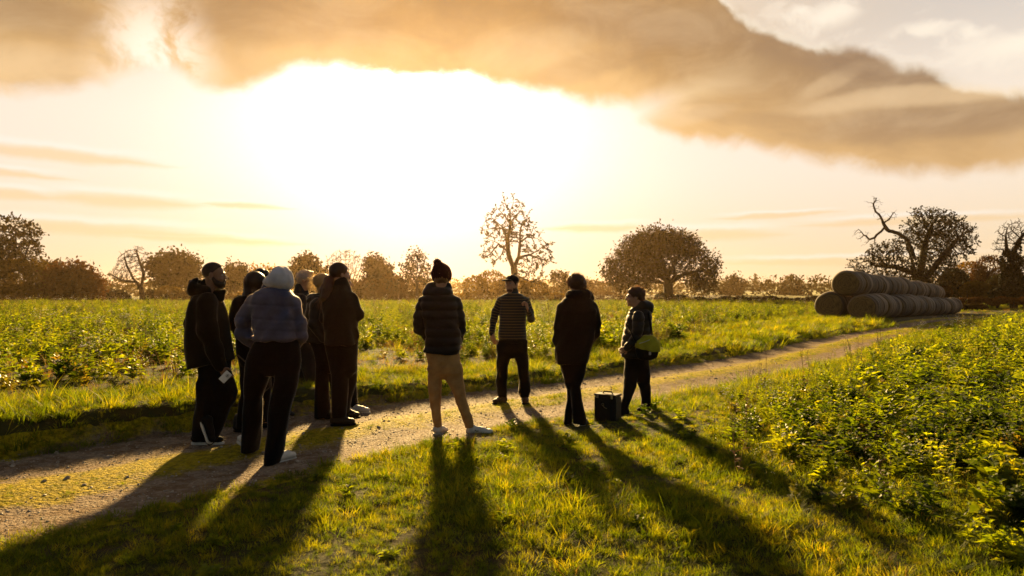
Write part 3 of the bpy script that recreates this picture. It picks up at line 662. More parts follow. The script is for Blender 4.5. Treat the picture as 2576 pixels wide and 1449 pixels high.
def build_bales():
    var = bale_variants(); ORD = ['foremost', 'second', 'third', 'fourth', 'fifth', 'sixth', 'seventh', 'eighth', 'ninth', 'tenth', 'eleventh', 'twelfth', 'thirteenth', 'fourteenth', 'fifteenth', 'sixteenth',
           'seventeenth', 'eighteenth', 'nineteenth', 'twentieth', 'twenty-first', 'twenty-second', 'twenty-third', 'twenty-fourth']
    r = np.random.default_rng(5)
    front = np.array((17.55, 34.2))                       # middle of the front face, track-side bottom row
    rows = (('bottom row beside the track', 0.0, 0.0, 0.0, 24), ('bottom row on the field side', -1.62, 0.35, 0.0, 24), ('top row', -0.80, 0.25, 1.20, 22))
    for ri, (rn, across, back, up, cnt) in enumerate(rows):
        d = back
        for i in range(cnt):
            o = var[(i * 7 + ri) % 4].copy(); COL.objects.link(o)
            gap = r.uniform(0.05, 0.12) if r.uniform() < .5 else r.uniform(0.25, 0.50); 
            c = front + BPR * (across + r.uniform(-.09, .09)) + BAX * (d + 0.65); d += 1.20 + gap
            z = float(height(*c)) if up == 0 else float(height(*(front + BAX * d))) + up
            o.location = (c[0], c[1], z + r.uniform(-.02, .02) - 0.03); o.rotation_euler = (0, 0, -PHI + r.uniform(-.05, .05)); q = r.uniform(.95, 1.06); o.scale = (q * 1.03, 1, q)
            if i == 0: lab = {0: 'round straw bale at the front of the bottom row nearest the track', 1: 'leftmost round straw bale, alone at the field end of the stack', 2: 'front straw bale lying on top of the stack, its coiled end in view'}[ri]
            else: lab = '%s round straw bale from the front in the %s' % (ORD[i], rn)
            if i == cnt - 1: lab = 'rearmost round straw bale in the %s' % rn
            tag(o, lab, 'straw bale', 'round straw bales stacked beside the track')
build_bales()
# ------------------------------------------------------------------ trees
BARK = mat('bark', (0.030, 0.021, 0.013), 0.9, 0.4, 3.0, 0.6, 20.0)
TWIG = mat('twig', (0.045, 0.028, 0.014), 0.85, 0.3, 3.0)
LF_OAK = leafmat('oak leaf', [(0.014, 0.015, 0.003), (0.030, 0.028, 0.004), (0.055, 0.036, 0.006)], (1.2, 1.0, 0.5), 0.7, 0.22, 0.05)
LF_RUST = leafmat('rust leaf', [(0.035, 0.018, 0.005), (0.07, 0.032, 0.007), (0.13, 0.058, 0.010)], (1.6, 1.2, 0.6), 0.7, 0.3, 0.05)
LF_GOLD = leafmat('gold leaf', [(0.035, 0.028, 0.003), (0.10, 0.065, 0.005), (0.22, 0.12, 0.008)], (2.0, 1.6, 0.7), 0.7, 0.35, 0.05)
LF_DARK = leafmat('ivy leaf', [(0.010, 0.011, 0.003), (0.018, 0.019, 0.004), (0.03, 0.026, 0.006)], (1.2, 1.1, 0.6), 0.6, 0.2, 0.08)
LF_BUSH = leafmat('scrub leaf', [(0.028, 0.020, 0.006), (0.05, 0.034, 0.008), (0.09, 0.052, 0.012)], (1.5, 1.2, 0.6), 0.7, 0.3, 0.05)

def colonize(nodes, par, attr, step, infl, kill, iters=120, trop=(0, 0, 0.0), rnd=0.12, rs=0):
    r = np.random.default_rng(rs); N = [np.array(p, float) for p in nodes]; P = list(par); A = np.array(attr, float)
    arr = np.array(N); d = np.sqrt(((A[:, None] - arr[None]) ** 2).sum(2)); ni = d.argmin(1); nd = d.min(1); alive = nd > kill
    seen = {}
    for it in range(iters):
        ok = alive & (nd < infl * (3 if it < 12 else 1))
        if not ok.any(): break
        ids = np.unique(ni[ok]); new = []
        for i in ids:
            v = A[ok & (ni == i)] - N[i]; v /= np.linalg.norm(v, axis=1)[:, None] + 1e-9
            v = v.sum(0); nv = np.linalg.norm(v)
            if nv < 1e-3: continue
            v = v / nv + np.array(trop) + r.normal(0, rnd, 3); v /= np.linalg.norm(v)
            q = N[i] + v * step; key = (int(i), tuple(np.round(q / (step * .3)).astype(int)))
            if seen.get(int(i), 0) > 3: alive[ok & (ni == i)] = False; continue
            seen[int(i)] = seen.get(int(i), 0) + 1
            new.append((q, int(i)))
        if not new: break
        b = len(N); Q = np.array([q for q, _ in new])
        for q, i in new: N.append(q); P.append(i)
        dd = np.sqrt(((A[:, None] - Q[None]) ** 2).sum(2)); j = dd.argmin(1); m = dd.min(1); up = m < nd
        ni[up] = b + j[up]; nd[up] = m[up]; alive &= nd > kill
        if len(N) > 9000: break
    return np.array(N), np.array(P)
def radii(P, base, tip, n=2.2):
    k = len(P); acc = np.zeros(k); r = np.zeros(k)
    for i in range(k - 1, -1, -1):
        r[i] = max(tip, acc[i] ** (1 / n)) if acc[i] > 0 else tip
        if P[i] >= 0: acc[P[i]] += r[i] ** n
    s = (base - tip) / max(r[0] - tip, 1e-6)
    return tip + (r - tip) * s
def limbs(N, P, r, sel, sides):
    """tapered limbs for the chosen segments"""
    idx = np.where(sel & (P >= 0))[0]
    if len(idx) == 0: return np.zeros((0, 3)), np.zeros((0, 4), int)
    a = N[P[idx]]; b = N[idx]; rb = r[idx]; ra = np.minimum(r[P[idx]], rb * 1.25)
    d = b - a; L = np.linalg.norm(d, axis=1)[:, None] + 1e-9; d = d / L
    a = a - d * np.minimum(L * .15, ra[:, None]) ; ref = np.array((0.3, 0.9, 0.1)); u = np.cross(d, ref); u /= np.linalg.norm(u, axis=1)[:, None] + 1e-9; w = np.cross(d, u)
    t = np.arange(sides) * 2 * pi / sides; ring = u[:, None] * np.cos(t)[None, :, None] + w[:, None] * np.sin(t)[None, :, None]
    V = np.concatenate([a[:, None] + ring * ra[:, None, None], b[:, None] + ring * rb[:, None, None]], 1)
    k = np.arange(len(idx))[:, None] * 2 * sides; j = np.arange(sides)[None]; j2 = (j + 1) % sides
    F = np.stack([k + j, k + j2, k + sides + j2, k + sides + j], -1).reshape(-1, 4)
    return V.reshape(-1, 3), F
def leafquads(C, size, r, flat=0.0, clump=1, spread=0.0):
    """small bent leaf clumps at centres C"""
    if clump > 1: C = np.repeat(C, clump, 0) + r.normal(0, spread, (len(C) * clump, 3))
    n = len(C); a = r.normal(size=(n, 3)); a /= np.linalg.norm(a, axis=1)[:, None]; b = np.cross(a, r.normal(size=(n, 3))); b /= np.linalg.norm(b, axis=1)[:, None]
    s = size * r.uniform(0.5, 1.35, (n, 1)); c = np.cross(a, b)
    V = np.stack([C - a * s, C - b * s * .55 + c * s * .15, C + a * s, C + b * s * .6 + c * s * .1], 1).reshape(-1, 3)
    F = np.arange(4 * n).reshape(n, 4); return V, F
def blob_points(vols, n, r, shell=0.0):
    """points inside ellipsoids (cx, cy, cz, rx, ry, rz), n shared by volume"""
    w = np.array([v[3] * v[4] * v[5] for v in vols]) ** 0.8; w /= w.sum(); out = []
    for v, q in zip(vols, w):
        m = max(3, int(n * q)); u = r.normal(size=(m, 3)); u /= np.linalg.norm(u, axis=1)[:, None]
        rad = r.uniform(shell, 1, (m, 1)) ** (1 / 2.2); out.append(np.array(v[:3]) + u * rad * np.array(v[3:]))
    return np.concatenate(out)
def pv(dx, dy, Y, rx, ry, dep=None, off=0.0):
    """ellipsoid volume given by its place and half sizes in photo pixels at depth Y"""
    c = at(dx, dy, Y + off); s = Y / FP
    return (*c, rx * s, (dep if dep is not None else rx * s * 0.9), ry * s)
def tree(name, label, Y, basepx, trunk, vols, natt, leafm, nleaf, lsize, base_r, tip=0.02, step=None, infl=None, extra=None, group=None, cat='tree', crown_tip=0.10, seed=1, spread=None,
         limbs_px=(), trop=(0, 0, .05), rnd=.12, leafzone=None, barkm=None, twigm=None, sides=5):
    """trunk: photo-pixel polyline from base up; vols: crown volumes; limbs_px: extra traced limbs (list of (dx, dy, depth offset))"""
    r = np.random.default_rng(seed); s = Y / FP; lsize *= 1.35
    b = at(basepx[0], basepx[1], Y); root = empty(name, tuple(b)); tag(root, label, cat, group)
    nodes = [b - np.array((0, 0, 0.3))]; par = [-1]; step = (step or 9 * s) * (.62 if leafm is None or nleaf < 1600 else .75); natt = int(natt * (1.3 if leafm is None or nleaf < 1600 else 1.5))
    def run(pts, start):
        cur = start
        for p in pts:
            q = at(p[0], p[1], Y + (p[2] if len(p) > 2 else 0)); q[1] = Y + (p[2] if len(p) > 2 else 0)
            a = nodes[cur]; m = max(1, int(np.linalg.norm(q - a) / step))
            for i in range(1, m + 1):
                nodes.append(a + (q - a) * i / m + (r.normal(0, .05 * step, 3) if i < m else 0)); par.append(cur if i == 1 else len(nodes) - 2)
            cur = len(nodes) - 1
        return cur
    run(trunk, 0)
    for lb in limbs_px:
        st = at(lb[0][0], lb[0][1], Y); k = int(np.argmin([np.linalg.norm(np.array(n) - st) for n in nodes])); run(lb[1:], k)
    A = blob_points(vols, natt, r, 0.15)
    N, P = colonize(nodes, par, A, step, infl or step * 7, step * 1.25, 140, trop, rnd, seed)
    rad = radii(P, base_r, tip)
    # side twigs on the thin wood
    if Y < 250:
        ids = np.where((rad < crown_tip * .7) & (P >= 0))[0]; NT_ = 2
        for it in range(1 if leafm is None or nleaf < 1600 else 2):
            par2 = np.repeat(ids, NT_); d = N[par2] - N[P[par2]]; d /= np.linalg.norm(d, axis=1)[:, None] + 1e-9; d += r.normal(0, .55, d.shape) + np.array((0, 0, .12)); d /= np.linalg.norm(d, axis=1)[:, None]
            Q = N[par2] + d * step * r.uniform(.5, 1.5, (len(par2), 1)); ids = np.arange(len(N), len(N) + len(Q)); N = np.concatenate([N, Q]); P = np.concatenate([P, par2]); rad = np.concatenate([rad, rad[par2] * .75]); NT_ = 1
    thick = rad > crown_tip
    rad = np.maximum(rad, (0.00026 if leafm is None or nleaf < 1600 else 0.00022) * Y)
    V, F = limbs(N, P, rad, thick, sides); V2, F2 = limbs(N, P, rad, ~thick, 3)
    if leafm is None:
        mesh_obj('trunk', V, F, barkm or BARK, root, smooth=True); mesh_obj('crown', V2, F2, twigm or TWIG, root)
    else:
        mesh_obj('trunk', np.concatenate([V, V2]), np.concatenate([F, F2 + len(V)]), barkm or BARK, root, smooth=True)
    if leafm is not None:
        cand = np.where(rad < crown_tip * 0.8)[0]; C = N[cand]
        if leafzone is not None: C = C[leafzone(C, s)]
        if len(C):
            rep = max(1, int(nleaf / len(C))); sp = spread or step * .75
            # leaves gather in clumps of uneven weight
            wgt = r.uniform(0, 1, len(C)) ** 0.8; C = C[wgt > 0.18]
            VL, FL = leafquads(C, lsize, r, clump=rep, spread=sp)
            mesh_obj('crown', VL, FL, leafm, root)
    return root
def bush(name, label, Y, vols, n, size, m, cat='bush', seed=1, group=None, core=True, base=None, stems=0):
    """leafy mass over the volumes, with stems inside"""
    r = np.random.default_rng(seed); vols = [np.array(v) for v in vols]
    C = blob_points(vols, n, r, 0.45); g = 0.02; C[:, 2] = np.maximum(C[:, 2], g + np.abs(r.normal(0, .1, len(C))))
    V, F = leafquads(C, size, r)
    b = np.mean([v[:3] for v in vols], axis=0); b[2] = 0; root = empty(name, tuple(b)); tag(root, label, cat, group)
    mesh_obj('foliage', V, F, m, root)
    for v in vols:
        for i in range(1 + stems):
            q = np.array((v[0] + r.uniform(-.6, .6) * v[3], v[1] + r.uniform(-.6, .6) * v[4], 0)); t = np.array((v[0] + r.uniform(-.9, .9) * v[3], v[1] + r.uniform(-.9, .9) * v[4], v[2] + r.uniform(.4, 1.1) * v[5]))
            mid = (q + t) / 2 + r.normal(0, .2, 3); ST = MB(); ST.tube([q, mid, t], [.09, .06, .02], 4); ST.build('stem', BARK, root)
    return root

def build_trees():
    G = lambda *a: a
    # 1 tall, half-bare tree at the left edge
    Y = 125.
    tree('mixed_tree', 'tall half-bare tree with clumps of dark leaves at the left edge of the field', Y, (24, 760), [(25, 700), (22, 640), (30, 590)],
         [pv(25, 605, Y, 62, 62), pv(0, 640, Y, 70, 60), pv(80, 600, Y, 26, 42), pv(75, 660, Y, 40, 40)], 620, LF_OAK, 2600, 0.24, 0.42, 0.018, crown_tip=.07, seed=3,
         limbs_px=[[(25, 690), (60, 650, 1), (80, 600, 1)], [(25, 690), (0, 640, -1), (-15, 590, -2)], [(24, 660), (40, 610, 2), (38, 565, 2)]], spread=.5)
    bush('autumn_tree', 'olive and orange bushy tree under the tall half-bare tree', Y - 4, [pv(40, 700, Y - 4, 75, 50), pv(-30, 690, Y - 4, 60, 60), pv(95, 690, Y - 4, 35, 40), pv(60, 740, Y - 4, 80, 26)], 9500, .26, LF_GOLD, 'tree', 4, stems=3)
    # 2 small far tree
    tree('far_tree', 'small hazy round tree between the tall left tree and the rust-coloured one', 230., (132, 752), [(132, 700)], [pv(132, 676, 230., 22, 22)], 120, LF_OAK, 700, .42, .3, .03, crown_tip=.12, seed=5)
    # 3 rust coloured round tree
    Y = 122.
    tree('rust_tree', 'broad low rust-coloured tree reaching down to the crop on the left', Y, (195, 762), [(193, 735), (190, 715)],
         [pv(180, 705, Y, 52, 36), pv(222, 722, Y, 30, 36), pv(150, 728, Y, 38, 30), pv(200, 745, Y, 52, 18)], 520, LF_RUST, 8500, .25, .38, .02, crown_tip=.08, seed=6, spread=.7)
    # 4 bare, leaning forked tree
    Y = 120.
    tree('bare_tree', 'leafless forked tree leaning left beside the spreading oak', Y, (358, 760), [(357, 735), (352, 718)],
         [pv(325, 660, Y, 34, 34), pv(350, 655, Y, 18, 40), pv(305, 690, Y, 30, 20), pv(366, 672, Y, 12, 34)], 620, None, 0, 0, .42, .016, crown_tip=.09, seed=8, infl=9,
         limbs_px=[[(353, 722), (335, 700, -1), (318, 665, -2), (312, 640, -2)], [(353, 722), (362, 690, 1), (350, 655, 1), (341, 622, 1)], [(340, 706), (305, 705, 0), (278, 690, 0)], [(362, 690), (370, 660, 2), (372, 640, 2)]])
    # 5 spreading oak in the left haze
    Y = 175.
    tree('hazy_oak', 'spreading oak in golden haze to the right of the leafless forked tree', Y, (445, 756), [(443, 735), (440, 712)],
         [pv(440, 668, Y, 62, 28), pv(395, 680, Y, 24, 26), pv(485, 690, Y, 30, 24), pv(440, 705, Y, 50, 22)], 560, LF_OAK, 6500, .34, .5, .025, crown_tip=.1, seed=9, spread=.8)
    # hedge at the left field edge
    Y = 140.
    for i, (dx, rx, ry, mm, lab) in enumerate(((285, 36, 17, LF_DARK, 'dark low hedge clump between the rust tree and the leafless tree'), (380, 16, 16, LF_DARK, 'small round dark bush at the foot of the leafless tree'), (425, 34, 22, LF_GOLD, 'pale gold scrub under the hazy oak'),
                                          (490, 34, 17, LF_BUSH, 'brown scrub just left of the man in the olive coat'), (590, 26, 10, LF_BUSH, 'low scrub right of the man in the olive coat'), (640, 50, 16, LF_GOLD, 'golden scrub behind the long-haired woman'))):
        bush('bush', lab, Y, [pv(dx, 757 - ry * .8, Y, rx, ry), pv(dx + rx * .5, 759 - ry * .6, Y, rx * .7, ry * .8), pv(dx - rx * .5, 757 - ry * .6, Y, rx * .6, ry * .7)], 1500, .28, mm, 'bush', 20 + i, stems=1)
    Y = 160.
    tree('small_tree', 'small round leafy tree between the bearded man and the long-haired woman', Y, (592, 756), [(592, 735), (590, 715)], [pv(590, 692, Y, 30, 23), pv(600, 715, Y, 24, 20), pv(572, 712, Y, 20, 18)], 300, LF_OAK, 3600, .28, .3, .02, crown_tip=.08, seed=31, spread=.6)
    tree('far_tree', 'pale hazy tree rising behind the white-hooded woman', 210., (672, 753), [(672, 715)], [pv(665, 695, 210., 34, 20), pv(705, 705, 210., 34, 20), pv(640, 712, 210, 22, 18)], 260, LF_GOLD, 2600, .36, .3, .03, crown_tip=.1, seed=32)
    # 6 dark dense tree behind the grey-haired man
    Y = 150.
    tree('dark_tree', 'dense dark tree behind the grey-haired man', Y, (772, 757), [(772, 720), (772, 690)], [pv(768, 672, Y, 24, 26), pv(785, 655, Y, 10, 16), pv(755, 695, Y, 24, 26), pv(790, 700, Y, 30, 26)], 360, LF_DARK, 6000, .28, .35, .02, crown_tip=.08, seed=33, spread=.55)
    # 7 fan shaped many-stemmed bare tree
    Y = 145.
    tree('fan_tree', 'golden fan-shaped leafless tree with many upright stems behind the ponytailed woman', Y, (868, 757), [(868, 742)],
         [pv(868, 668, Y, 50, 42), pv(868, 700, Y, 44, 30)], 620, None, 0, 0, .38, .018, crown_tip=.08, seed=34, trop=(0, 0, .25), rnd=.06, infl=9,
         limbs_px=[[(868, 745)] + [(868 + q * .45, 715, q * .02), (868 + q * .8, 680, q * .03), (868 + q, 632 + abs(q) * .35, q * .04)] for q in (-46, -34, -22, -11, 0, 11, 22, 34, 46)])
    bush('bush', 'dark leafy scrub beneath the fan-shaped tree', Y - 4, [pv(828, 690, Y - 4, 20, 24), pv(860, 725, Y - 4, 60, 26), pv(810, 725, Y - 4, 30, 28)], 3800, .28, LF_BUSH, 'bush', 35, stems=3)
    tree('leafy_tree', 'leafy tree with a lumpy top right of the fan-shaped tree', 140., (952, 758), [(952, 720)], [pv(945, 680, 140., 28, 32), pv(975, 690, 140., 16, 22), pv(925, 700, 140, 16, 20), pv(960, 715, 140, 34, 22)], 380, LF_OAK, 3800, .25, .32, .02, crown_tip=.08, seed=36, spread=.5)
    tree('slim_tree', 'slim airy tree with sparse leaves left of the bobble-hatted man', 132., (1048, 759), [(1049, 720), (1048, 680)], [pv(1047, 655, 132., 26, 30), pv(1030, 680, 132., 26, 22), pv(1070, 685, 132., 20, 26)], 420, LF_OAK, 1500, .20, .26, .016, crown_tip=.06, seed=37, spread=.5,
         limbs_px=[[(1049, 715), (1032, 680, 0), (1022, 655, 0)], [(1049, 700), (1066, 665, 0), (1072, 645, 0)]])
    # brown thicket behind
    Y = 138.
    bush('thicket', 'long hazy brown thicket at the field edge left of the bobble-hatted man', Y, [pv(930, 728, Y, 40, 30), pv(985, 722, Y, 40, 36), pv(1045, 726, Y, 44, 34), pv(1100, 728, Y, 36, 30), pv(900, 740, Y, 40, 18), pv(1010, 745, Y, 90, 13)], 8500, .28, LF_BUSH, 'thicket', 38, stems=4)
    bush('thicket', 'golden scrub and low trees at the foot of the tall central tree', 150., [pv(1195, 722, 150., 34, 30), pv(1235, 712, 150., 42, 34), pv(1290, 722, 150., 44, 30), pv(1345, 728, 150., 40, 24), pv(1220, 745, 150., 90, 12), pv(1365, 745, 150., 60, 12)], 7500, .28, LF_GOLD, 'thicket', 39, stems=3)
    # 11 the tall bare tree in the middle
    Y = 148.
    tree('tall_bare_tree', 'tallest tree, nearly leafless with two twisting leaders, behind the man in the cap', Y, (1294, 757), [(1294, 720), (1294, 690), (1292, 674)],
         [pv(1262, 575, Y, 56, 50), pv(1310, 570, Y, 44, 46), pv(1285, 525, Y, 34, 36), pv(1245, 635, Y, 40, 34), pv(1340, 640, Y, 46, 34), pv(1375, 640, Y, 26, 34), pv(1330, 690, Y, 48, 24)], 430, LF_OAK, 110, .22, .75, .018, crown_tip=.085, seed=41, infl=8, step=.75,
         limbs_px=[[(1292, 674), (1279, 640, 0), (1277, 605, .3), (1284, 565, .5), (1283, 530, .5), (1270, 512, 0), (1265, 490, 0)], [(1292, 674), (1305, 648, 0), (1308, 610, -.5), (1309, 572, -.8), (1320, 556, -1)],
                   [(1283, 530), (1292, 510, 0), (1290, 494, 0)], [(1277, 605), (1262, 570, 1), (1240, 550, 2)], [(1279, 635), (1250, 610, 1), (1225, 600, 2)], [(1306, 650), (1335, 640, 1), (1365, 622, 2), (1390, 610, 3)], [(1308, 612), (1335, 590, -2), (1345, 565, -3)],
                   [(1335, 640), (1370, 655, 2), (1395, 660, 2)], [(1284, 560), (1305, 535, 1), (1318, 515, 1)], [(1292, 690), (1325, 705, -1), (1360, 715, -2)], [(1284, 560), (1262, 535, -1), (1248, 520, -1)], [(1309, 575), (1326, 545, 1), (1334, 530, 1)], [(1262, 570), (1236, 575, 0), (1212, 580, 0)], [(1250, 612), (1232, 640, 0), (1215, 650, 0)], [(1335, 592), (1352, 600, 0), (1362, 585, 0)], [(1277, 605), (1262, 640, -1), (1240, 665, -2)]], spread=.5)
    tree('far_tree', 'small hazy tree between the man in the cap and the curly-haired person', 210., (1412, 752), [(1412, 715)], [pv(1408, 700, 210., 26, 17), pv(1428, 715, 210., 26, 16)], 220, LF_OAK, 1300, .32, .26, .025, crown_tip=.1, seed=42)
    bush('thicket', 'faint hazy wood beyond the fence behind the curly-haired person', 260., [pv(1400, 735, 260., 40, 14), pv(1460, 722, 260., 36, 26), pv(1505, 728, 260., 34, 22), pv(1560, 735, 260, 40, 14)], 3600, .45, LF_BUSH, 'thicket', 43)
    # 13 the great round oak
    Y = 118.
    def oakgap(C, s):
        u = C[:, 0] / C[:, 1] * FP + CX; v = HY - (C[:, 2] - CH) / C[:, 1] * FP
        return ~((((u - 1715) / 55) ** 2 + ((v - 660) / 22) ** 2 < 1) & (np.random.default_rng(3).uniform(size=len(C)) < .75)) & ~((np.abs(u - 1681) > 22) & (v > 740))
    tree('great_oak', 'great round oak with a short thick trunk standing alone by the fence', Y, (1681, 762), [(1682, 735), (1681, 715), (1680, 700)],
         [pv(1660, 640, Y, 112, 62), pv(1660, 610, Y, 70, 38), pv(1570, 680, Y, 58, 40), pv(1755, 675, Y, 58, 46), pv(1590, 715, Y, 60, 20), pv(1770, 715, Y, 42, 24), pv(1600, 625, Y, 40, 30), pv(1725, 625, Y, 45, 32)], 2100, LF_OAK, 19000, .17, .85, .018, crown_tip=.10, seed=51, infl=7, step=.62,
         limbs_px=[[(1680, 705), (1640, 680, 0), (1600, 660, 1), (1570, 650, 1)], [(1680, 700), (1665, 650, -1), (1650, 610, -2)], [(1680, 700), (1700, 655, 1), (1725, 620, 2)], [(1681, 712), (1720, 690, -1), (1765, 680, -2), (1795, 690, -2)], [(1682, 715), (1640, 705, 2), (1590, 700, 4), (1550, 705, 5)], [(1681, 716), (1700, 690, -3), (1690, 660, -6)], [(1681, 716), (1665, 690, 4), (1680, 650, 7)]],
         leafzone=oakgap, spread=.42, sides=7)
    bush('bush', 'dark low scrub at the foot of the great oak', Y, [pv(1672, 748, Y, 26, 12), pv(1705, 750, Y, 26, 10)], 900, .2, LF_DARK, 'bush', 52)
    # hedge bank and field edge to the right of the oak
    Y = 112.
    bush('hedge', 'long dark low hedge bank running from the great oak to the bales', Y, [pv(1720 + i * 36, 757 + 1.5 * sin(i), Y, 26, 11 + 2.2 * sin(i * 2.3), .9) for i in range(12)], 11000, .19, LF_DARK, 'hedge', 53, stems=1)
    bush('hedge', 'brown grassy bank along the fence left of the great oak', Y + 6, [pv(1400 + i * 34, 757, Y + 6, 24, 9, .8) for i in range(10)], 3800, .15, LF_RUST, 'hedge', 54)
    # distant trees in the mist
    for i, (dx, dy, Yd, vols, n, lab) in enumerate((
        (1850, 748, 330., [(1848, 715, 26, 20), (1840, 735, 32, 14)], 2200, 'misty round tree right of the great oak'),
        (1905, 748, 420., [(1905, 735, 24, 11)], 800, 'small misty tree below the single poplar'),
        (1990, 748, 330., [(1992, 718, 26, 17), (1985, 737, 34, 12)], 2200, 'misty broad tree between the poplars and the bales'),
        (2048, 748, 450., [(2045, 735, 22, 10)], 700, 'faint low tree left of the stacked bales'),
        (1945, 748, 500., [(1940, 732, 24, 11)], 800, 'faint low tree beneath the church tower'),
        (270, 745, 300., [(262, 715, 14, 16), (235, 722, 24, 10)], 900, 'faint tree on the skyline left of the leafless tree'))):
        tree('misty_tree', lab, Yd, (dx, dy), [(dx, dy - 12)], [pv(a, b, Yd, c, d) for a, b, c, d in vols], 160, LF_OAK, n, .5 * Yd / 330, .4, .05, crown_tip=.16, seed=60 + i, group='trees fading in the mist', spread=1.2)
    for i, (dx, y0, y1, Yd, lab) in enumerate(((1901, 735, 688, 520., 'single thin poplar on the skyline right of the great oak'), (1994, 735, 686, 560., 'tallest thin poplar above the misty broad tree'), (1980, 735, 693, 560., 'shorter poplar just left of the tallest poplar'), (2065, 738, 694, 430., 'bare poplar standing closest to the stacked bales'), (2086, 738, 700, 430., 'short poplar half hidden by the top bale'))):
        tree('poplar', lab, Yd, (dx, 745), [(dx, y0 - 20)], [pv(dx, (y0 + y1) / 2, Yd, 6 if i < 3 else 9, (y0 - y1) / 2)], 150, LF_OAK if i < 3 else None, 500, .5, .3, .06, crown_tip=.2, seed=70 + i, group='poplars on the skyline', trop=(0, 0, .6), spread=.7)
    # 14 tree behind the bales with a dead limb
    Y = 92.
    tree('veteran_tree', 'large dark tree with a bare dead limb reaching left above the stacked bales', Y, (2312, 767), [(2310, 740), (2308, 705), (2298, 670), (2290, 640)],
         [pv(2365, 590, Y, 70, 60), pv(2330, 570, Y, 52, 46), pv(2400, 610, Y, 52, 56), pv(2230, 640, Y, 52, 34), pv(2180, 668, Y, 44, 26), pv(2250, 675, Y, 50, 30), pv(2350, 660, Y, 60, 34), pv(2285, 610, Y, 30, 36), pv(2310, 700, Y, 70, 26)], 1900, LF_OAK, 14500, .135, .80, .015, crown_tip=.085, seed=81, infl=5.5, step=.5,
         limbs_px=[[(2309, 715), (2318, 670, 0), (2325, 620, 1), (2340, 575, 1)], [(2310, 720), (2345, 680, -1), (2375, 640, -2), (2410, 600, -2)], [(2303, 690), (2250, 670, 1), (2200, 668, 2)]], spread=.40, sides=7)
    tree('dead_limb_tree', 'bare twisting dead limb rising above the leaves of the large tree behind the bales', Y - .5, (2296, 762), [(2292, 700), (2285, 640), (2262, 590), (2245, 578)],
         [pv(2200, 515, Y, 24, 26), pv(2222, 545, Y, 22, 22), pv(2180, 600, Y, 26, 22), pv(2160, 615, Y, 20, 22), pv(2235, 560, Y, 20, 24)], 560, None, 0, 0, .30, .012, crown_tip=.06, seed=82, infl=4.5, step=.4,
         limbs_px=[[(2245, 578), (2222, 575, 0), (2205, 595, 0), (2190, 600, 0), (2165, 585, 0)], [(2245, 578), (2225, 560, 0), (2217, 540, 0), (2200, 520, 0), (2190, 500, 0)], [(2222, 555), (2240, 545, 0), (2250, 528, 0)], [(2205, 595), (2198, 612, 0), (2200, 625, 0)]]) if False else None
    r0 = bpy.data.objects['veteran_tree']
    nodes = []; par = []
    def chain(pts, start=None):
        cur = start
        for p in pts:
            q = at(p[0], p[1], Y - .8)
            if cur is None: nodes.append(q); par.append(-1); cur = 0; continue
            a = nodes[cur]; m = max(1, int(np.linalg.norm(q - a) / .35))
            for i in range(1, m + 1): nodes.append(a + (q - a) * i / m + RNG.normal(0, .04, 3)); par.append(cur if i == 1 else len(nodes) - 2)
            cur = len(nodes) - 1
        return cur
    chain([(2300, 650), (2285, 605), (2258, 586), (2237, 580), (2226, 572)]); e = len(nodes) - 1
    chain([(2212, 585), (2200, 598), (2188, 602), (2172, 590), (2160, 576)], e); chain([(2222, 562), (2215, 545), (2203, 532), (2196, 512), (2204, 498)], e)
    k = int(np.argmin([np.linalg.norm(n - at(2222, 562, Y - .8)) for n in nodes])); chain([(2236, 552), (2244, 540), (2255, 528)], k)
    k = int(np.argmin([np.linalg.norm(n - at(2200, 598, Y - .8)) for n in nodes])); chain([(2199, 612), (2200, 624)], k)
    rr = np.random.default_rng(83); Ys = Y - .8
    A = blob_points([pv(2198, 512, Ys, 24, 22, 1.0), pv(2225, 545, Ys, 34, 16, 1.0), pv(2165, 590, Ys, 28, 18, 1.0), pv(2185, 612, Ys, 28, 12, 1.0), pv(2242, 545, Ys, 18, 16, 1.0)], 420, rr)
    N, P = colonize(nodes, par, A, .32, 4.0, .38, 120, (0, 0, .03), .2, 84); rad = radii(P, .26, .013)
    V, F = limbs(N, P, rad, rad > 0, 5); mesh_obj('dead_limb', V, F, BARK, r0)
    # bird on the far right twig
    # 15 autumn wood behind the bales on the right
    for i, (dx, dy, rx, ry, Yd, mm, lab) in enumerate(((2400, 705, 34, 30, 98., LF_DARK, 'dark green scrub tree touching the right end of the bales'), (2440, 690, 40, 34, 125., LF_GOLD, 'golden autumn tree right of the large tree behind the bales'), (2490, 680, 42, 40, 120., LF_RUST, 'brown autumn tree left of the ivy-covered trunk'),
                                                     (2455, 725, 34, 18, 95., LF_GOLD, 'small yellow tree below the autumn wood'), (2515, 715, 30, 26, 100., LF_OAK, 'dark brown tree below the ivy-covered trunk'), (2375, 732, 16, 12, 90., LF_RUST, 'orange bush peeping over the end of the top bales'))):
        bush('autumn_tree', lab, Yd, [pv(dx, dy, Yd, rx, ry), pv(dx - rx * .6, dy + ry * .5, Yd, rx * .6, ry * .7), pv(dx + rx * .6, dy + ry * .4, Yd, rx * .6, ry * .7), pv(dx, dy + ry * .9, Yd, rx * .9, max(4, (765 - dy - ry) * .6))], 3600, .22, mm, 'tree', 90 + i, stems=2)
    # 16 ivy-covered tree at the right edge
    Y = 78.
